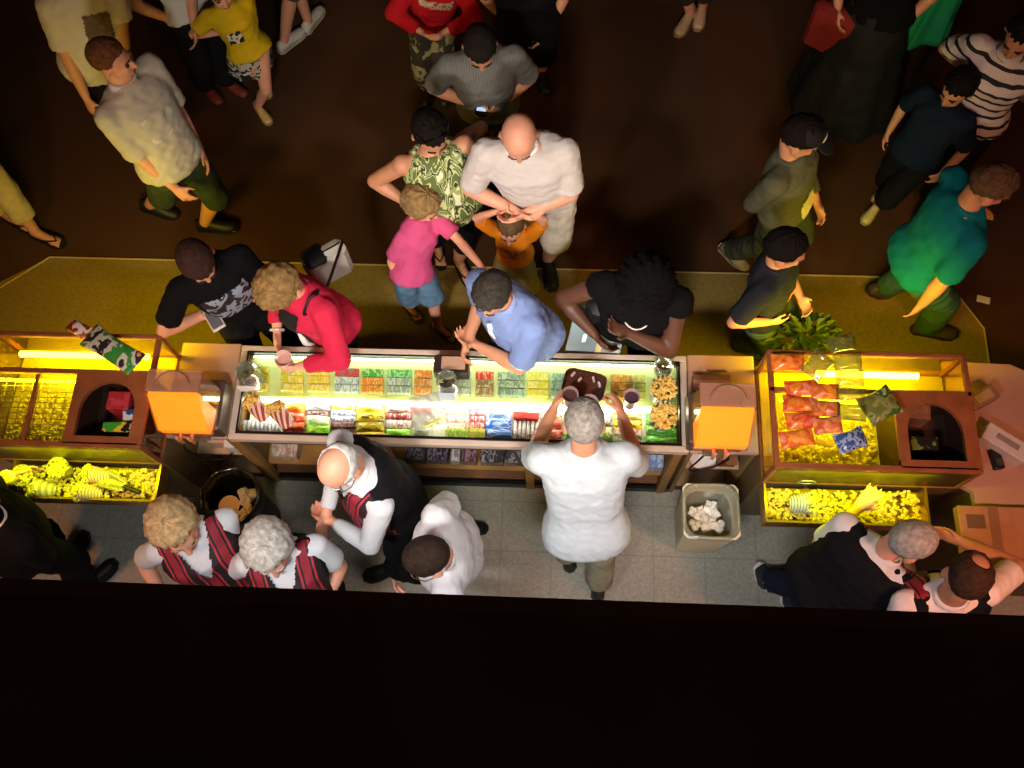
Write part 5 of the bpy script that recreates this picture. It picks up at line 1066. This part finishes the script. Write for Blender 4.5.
for s in (1, -1): obj('strap', MB().tube([p.nb-ZUP*.04+s*p.lefts*.10+p.fws*.05, p.nb-ZUP*.02+s*p.lefts*.105, p.nb-ZUP*.06+s*p.lefts*.10-p.fws*.06], .009, 6), mat('#e8e8e4', .7), p.o, True)
p = person('bald person in a white polo with both hands on the small child in orange', 1.84, (519, 137), 272, look=(0, 42), feet=[(548, 258), (524, 240)], hip=(541, 187, 1.03), w=1.16, belly=.03, skin='pink', hair=None, top=dict(col='#cbc4c0', sleeve=.85, e=.03, hem=-.08), bottom=dict(col='#cfc8b8', frac=1.0, hem=.10, e=.024), hands=((526, 213, 1.12), (514, 210, 1.12)), poles=((.8, .2, -.1), (-.8, .2, -.1)), collar='#f2eeea', shoes=('#1a1c22', 'shoe', '#3a3a3a'), curl=(.6, .6), HS=1.1, brow='#6a4a38')
p = person('person in a grey striped shirt looking down at a lit phone', 1.76, (480, 47), 280, look=(-2, 45), w=1.0, feet=[(515, 175), (478, 172)], skin='tan', hair='crew', haircol='#1e1814', top=dict(mat=pattern('stripes', ['#5a5a56', '#6c6c68'], 22, 0, .85), sleeve=.85, e=.026, hem=-.14), bottom=dict(col='#2a2a22', e=.024), hands=((497, 106, 1.10), (474, 104, 1.12)), collar='#66665f', curl=(.7, .9), bv=.011)
c = P(482, 107, 1.15); t = thing('phone', 'lit phone in the hand of the person in the grey shirt', 'phone', c-np.array([0, 0, .006]))
obj('case', MB().bbx(c, (.07, .125, .01), .004, -.15), BLACK, t); obj('screen', MB().bbx(c+np.array([.0, -.006, .0058]), (.056, .055, .002), .0008, -.15), emission('#b8d0f0', 1.1), t)
p = person('child with dark hair, dark print T-shirt and green-grey jeans walking along the counter', 1.50, (785, 250), 335, look=(15, 15), feet=[(790, 320), (742, 342)], hip=(764, 306, .80), skin='tan', hair='short', haircol='#120e0c', top=dict(col='#23252b', sleeve=.85, e=.026, hem=-.18), bottom=dict(col='#4a5a3c', e=.022), hands=((800, 296, .95), (768, 322, .92)), shoes=('#5a5a50', 'shoe', '#8a8a80'), bv=.0105)
print_patch(p, -.06, .06, -.05, .0, mat('#c87038', .7))
p = person('person in a dark cap with white front, grey hooded top and white T-shirt, striding by', 1.66, (800, 138), 330, look=(20, 25), feet=[(768, 258), (732, 250)], foot_pitch=(0, 20), hip=(786, 203, .9), skin='tan', hair='short', haircol='#18120f', top=dict(col='#54543f', sleeve=1.85, e=.026, name='hooded_top'), bottom=dict(col='#3c4434', e=.024), hands=((816, 200, .95), (772, 188, .95)), shoes=('#8a8468', 'shoe', '#a8a080'), bv=.0115, gv=.013)
print_patch(p, -.07, .07, -.30, -.12, mat('#d8d0b4', .8), 'white_shirt')
cp = hair_mesh(p, 'crew', 5); 
cap = obj('cap', MB().lathe(p.hc+p.hu*.03, [(.09, .02), (.092, .05), (.075, .09), (.04, .108), (.001, .112)], 24, True, np.stack([p.hl, -p.hf, p.hu], 1) if np.linalg.det(np.stack([p.hl, -p.hf, p.hu], 1)) > 0 else np.stack([p.hl, p.hf, p.hu], 1)), mat('#121212', .8), p.o, True)
obj('front_panel', MB().ell(p.hc+p.hu*.085+p.hf*.075, (p.hl*.045, p.hf*.02, p.hu*.03), 14, 7), mat('#d0c4b8', .8), cap, True)
obj('brim', MB().ell(p.hc+p.hu*.05+p.hf*.125, (p.hl*.075, p.hf*.06, p.hu*.008), 18, 7), mat('#121212', .8), cap, True)
p = person('person in a teal T-shirt and green jeans striding past', 1.78, (990, 187), 5, look=(-12, 25), feet=[(884, 288), (928, 326)], foot_pitch=(35, 0), hip=(920, 258, .92), hz=1.60, w=1.12, belly=.04, skin='tan', hair='short', haircol='#5c4630', top=dict(col='#0a6a70', sleeve=.85, e=.024, hem=-.1), bottom=dict(col='#3a5c3e', e=.024), hands=((975, 205, .95), (922, 304, .82)), shoes=('#4a3c34', 'shoe', '#2a2420'), curl=(.4, .3), foot_yaw=(0, -12), bv=.0105)
# ------------------------------------------------------------------ the lobby crowd
p = person('person in a cream polo and dark green shorts striding with hand on thigh', 1.80, (112, 60), 335, look=(25, 8), feet=[(205, 222), (150, 204)], foot_yaw=(25, 15), foot_pitch=(0, 12), hip=(170, 158, .97), w=1.08, belly=.03, skin='pink', hair='crew', haircol='#6a4428', top=dict(col='#c4bca8', sleeve=.9, e=.03, hem=-.14), bottom=dict(col='#36402c', frac=1.02, hem=.10, e=.03), hands=((200, 150, .9), (176, 189, .90)), poles=(None, (-.5, -.9, -.1)), collar='#ece6dc', shoes=('#131210', 'shoe', '#1a1816'), curl=(.4, .3), bv=.0105)
print_patch(p, -.02, .12, -.08, .08, pattern('blotch', ['#c4bca8', '#d8d4c4', '#c4bca8'], 9, 0, .85, key=7), lab='pale printed emblem')
p = person('person in a pale shirt with a dark chest print behind the cream polo', 1.78, (70, -42), 305, look=(0, 10), hip=(96, 62, .95), w=1.15, belly=.05, skin='tan', hair='short', haircol='#2c2018', top=dict(col='#c9bfae', sleeve=.85, e=.03, hem=-.12), bottom=dict(col='#201a16', e=.02), hands=((128, 92, .9), (88, 102, .9)), bv=.012, gv=.013)
print_patch(p, -.10, .06, -.06, .10, pattern('blotch', ['#5a4838', '#6a5844', '#4a3a2c'], 12, 0, .85, key=9))
p = person('person in light trousers and black strapped sandals, only lower legs showing', 1.72, (-160, 40), 335, hz=1.60, feet=[(35, 231), (8, 215)], foot_yaw=(5, 0), fem=True, w=1.1, skin='tan', hair='bob', haircol='#3a2a1c', top=dict(col='#141414', sleeve=.8), bottom=dict(col='#b8a878', frac=1.7, hem=.085, e=.03), shoes=('#15120f', 'sandal', '#15120f'), bv=.012, gv=.013)
p = person('person in black trousers and white top facing the child in yellow', 1.62, (146, -75), 320, hip=(194, 10, .92), feet=[(226, 80), (205, 84)], fem=True, w=1.1, skin='tan', hair='bob', haircol='#2a1c14', top=dict(col='#b0b4b8', sleeve=.7, hem=.0), bottom=dict(col='#0f1216', e=.03), hands=((196, 38, .92), (172, 20, .95)), shoes=('#6a2c24',), bv=.012, gv=.013)
p = person('child in a yellow T-shirt and black and white patterned skirt', 1.32, (218, -10), 300, look=(0, 10), feet=[(258, 106), (262, 78)], hip=(250, 50, .70), fem=True, skin='pink', hair='bob', haircol='#6a4c2c', top=dict(col='#c8a818', sleeve=.7, e=.02, hem=-.02), bottom=dict(kind='skirt', len=.30, flare=.22, mat=pattern('blotch', ['#151515', '#c8c4b4', '#151515', '#b8b4a0'], 11, 0, .85, key=4, pos=[0, .47, .53, .6])), hands=((256, 62, .62), (222, 32, .8)), shoes=('#c8a868', 'shoe', '#8a7848'), bv=.011, gv=.012)
print_patch(p, .0, .09, -.07, .03, pattern('blotch', ['#1c1a14', '#d0ccb8', '#1c1a14'], 14, 0, .85, key=1))
p = person('person walking off in white sneakers beyond the child in yellow, only legs showing', 1.70, (242, -150), 60, hz=1.58, feet=[(308, 20), (284, 40)], w=1.0, skin='tan', hair='short', haircol='#2a1c14', top=dict(col='#3a3a3a', sleeve=.8), bottom=dict(col='#5a4a34', frac=1.1, hem=.08), shoes=('#c4bcac', 'shoe', '#b0a890'), bv=.013, gv=.014)
p = person('child in a red hooded top with pale lettering and patterned trousers', 1.45, (436, -38), 272, feet=[(442, 84), (428, 84)], skin='tan', hair='short', haircol='#1a1210', top=dict(col='#a8141c', sleeve=1.85, e=.03, hem=-.16, name='hooded_top'), bottom=dict(mat=pattern('blotch', ['#2c2418', '#8a8058', '#3c3420'], 10, 0, .85), e=.02), hands=((444, 32, .9), (422, 32, .9)), poles=((.8, 0, -.3), (-.8, 0, -.3)), shoes=('#2a1c14',), bv=.012, gv=.012)
lt = MB(); 
print_patch(p, -.105, .105, .02, .075, pattern('blotch', ['#b8a888', '#8a2420', '#b8a888', '#a89878'], 30, 0, .8, key=6, pos=[0, .46, .52, .6]), 'lettering')
p = person('person in black shorts and black top beyond the grey-shirted phone user', 1.72, (520, -62), 275, feet=[(542, 68), (522, 66)], hip=(528, 22, .95), w=1.1, skin='tan', hair='short', haircol='#120e0c', top=dict(col='#0e0e10', sleeve=.8, e=.03), bottom=dict(col='#0f0f12', frac=1.0, hem=.095, e=.03), hands=((546, 30, .9), (508, 20, .9)), bv=.012, gv=.013)
p = person('person in pale tan shoes beyond the bald person, only feet showing', 1.68, (716, -165), 250, hz=1.55, feet=[(703, 4), (690, 12)], fem=True, skin='tan', hair='bob', haircol='#2a1c14', top=dict(col='#3a3430', sleeve=.8), bottom=dict(col='#2a2420', frac=1.5), shoes=('#b09070', 'shoe', '#907050'), bv=.013, gv=.014)
p = person('person in a long black dress carrying a red bag and a green jacket', 1.72, (905, -85), 240, feet=[(836, 100), (852, 104)], hip=(878, 12, .95), fem=True, w=1.15, skin='tan', hair='long', haircol='#15100d', top=dict(col='#08080a', sleeve=.5, e=.03), bottom=dict(kind='skirt', len=.86, flare=.36, col='#08080a'), hands=((908, 20, .95), (838, 8, .95)), bv=.012, gv=.013)
c = P(832, 28, .78); t = thing('shopping_bag', 'dark red bag hanging beside the long black dress', 'bag', c-np.array([0, 0, .2]))
obj('bag', MB().bbx(c, (.30, .14, .36), .03, -.6), mat('#7a1c1c', .7, noise=.15), t, 40); obj('handle', MB().tube(spl([c+np.array([-.08, .05, .16]), c+np.array([-.03, .03, .3]), c+np.array([.03, -.02, .3]), c+np.array([.08, -.05, .16])]), .009, 6), BLACK, t, True)
c = P(934, 14, .85); t = thing('jacket', 'bright green folded jacket held beside the long black dress', 'jacket', c-np.array([0, 0, .25])); mb = MB(); rg = []
for i in range(12):
    u = i/11; zz = .22-.44*u; rg.append([c+np.array([(.10+.05*u)*math.cos(a)*(1+.18*math.sin(6*a+1)), (.05+.03*u)*math.sin(a)*(1+.3*math.sin(5*a)), zz+.02*math.sin(4*a)*u]) for a in np.linspace(0, 2*PI, 48, endpoint=False)])
mb.rings(rg); obj('cloth', mb, mat('#1f9a58', .8), t, True); obj('lining', MB().bbx(c+np.array([.02, 0, .225]), (.14, .05, .02), .008), mat('#176b40', .8), t)
p = person('person in a white shirt with black stripes and black trousers', 1.70, (1022, 36), 235, look=(0, 25), feet=[(930, 196), (952, 176)], hip=(972, 112, .93), fem=True, w=1.1, skin='tan', hair='short', haircol='#15100d', top=dict(mat=pattern('stripes', ['#d8ccc4', '#d8ccc4', '#1c1c22'], 4.6, 2, .85, dist=.6, pos=[0, .3, .78]), sleeve=.8, e=.026, hem=-.08), bottom=dict(col='#0d0d10', e=.028), hands=((1015, 95, .95), (970, 72, 1.0)), bv=.012, gv=.013)
p = person('child in a dark blue top and black shorts in front of the striped shirt', 1.35, (958, 88), 225, look=(0, 20), feet=[(878, 204), (893, 186)], hip=(916, 152, .72), skin='tan', hair='kid', haircol='#120e0c', top=dict(col='#131f2e', sleeve=.9, e=.03, hem=-.12), bottom=dict(col='#101216', frac=1.1, hem=.09, e=.03), shoes=('#c8b878', 'shoe', '#a89858'), bv=.012, gv=.012)
# ------------------------------------------------------------------ light
def area(name, loc, to, size, energy, col, sy=None, spread=180):
    l = bpy.data.lights.new(name, 'AREA'); l.energy = energy; l.color = lin(col); l.size = size; l.shape = 'RECTANGLE'; l.size_y = sy or size; l.spread = math.radians(spread)
    o = bpy.data.objects.new(name, l); COL.objects.link(o); o.location = loc
    o.rotation_euler = (Vector(to)-Vector(loc)).to_track_quat('-Z', 'Y').to_euler(); return o
# downlights under the balcony, over the serving side
for x, e in ((-1.15, 10.5), (.45, 10.5)): area('balcony_downlight', (x, -.12, 3.5), (x+.1, .95, .6), .45, e, '#f1f6ff', .2, 105)
for x, e in ((-1.0, 16), (.1, 17)): area('customer_fill', (x, -.10, 3.5), (x+.15, 2.5, 1.2), .3, e, '#ffeede', .15, 75)  # added fill pair, keeps the customers bright while the staff lights stay low
area('balcony_downlight', (2.3, -.1, 3.5), (2.3, 1.2, .6), .4, 24, '#ffa680', .2, 120)
area('balcony_downlight', (-2.9, -.1, 3.5), (-2.9, 1.2, .6), .4, 18, '#ffb88c', .2, 120)
# warm lobby light
area('lobby_light', (.6, 4.0, 6.4), (.2, 2.6, 0), .8, 3, '#ffa060')
for x0, x1, e in ((-2.90, -2.085, 3.3), (1.10, 1.93, 3.3)):
    area('tray_light', ((x0+x1)/2, 1.205, 1.16), ((x0+x1)/2, 1.12, .85), x1-x0-.1, e, '#ecff00', .03)
for x0, x1, e in ((-2.97, -2.11, 14), (1.11, 2.0, 14)):
    area('warmer_light', ((x0+x1)/2, 1.88, 1.14), ((x0+x1)/2, 2.5, .2), x1-x0-.1, e, '#ffe200', .06)
w = bpy.data.worlds.new('world'); SC.world = w; w.use_nodes = True
w.node_tree.nodes['Background'].inputs[0].default_value = (*lin('#ffbf90'), 1); w.node_tree.nodes['Background'].inputs[1].default_value = .011
SC.view_settings.view_transform = 'Standard'; SC.view_settings.look = 'None'; SC.view_settings.gamma = 1; SC.view_settings.use_curve_mapping = False
SC.view_settings.exposure = 0.0
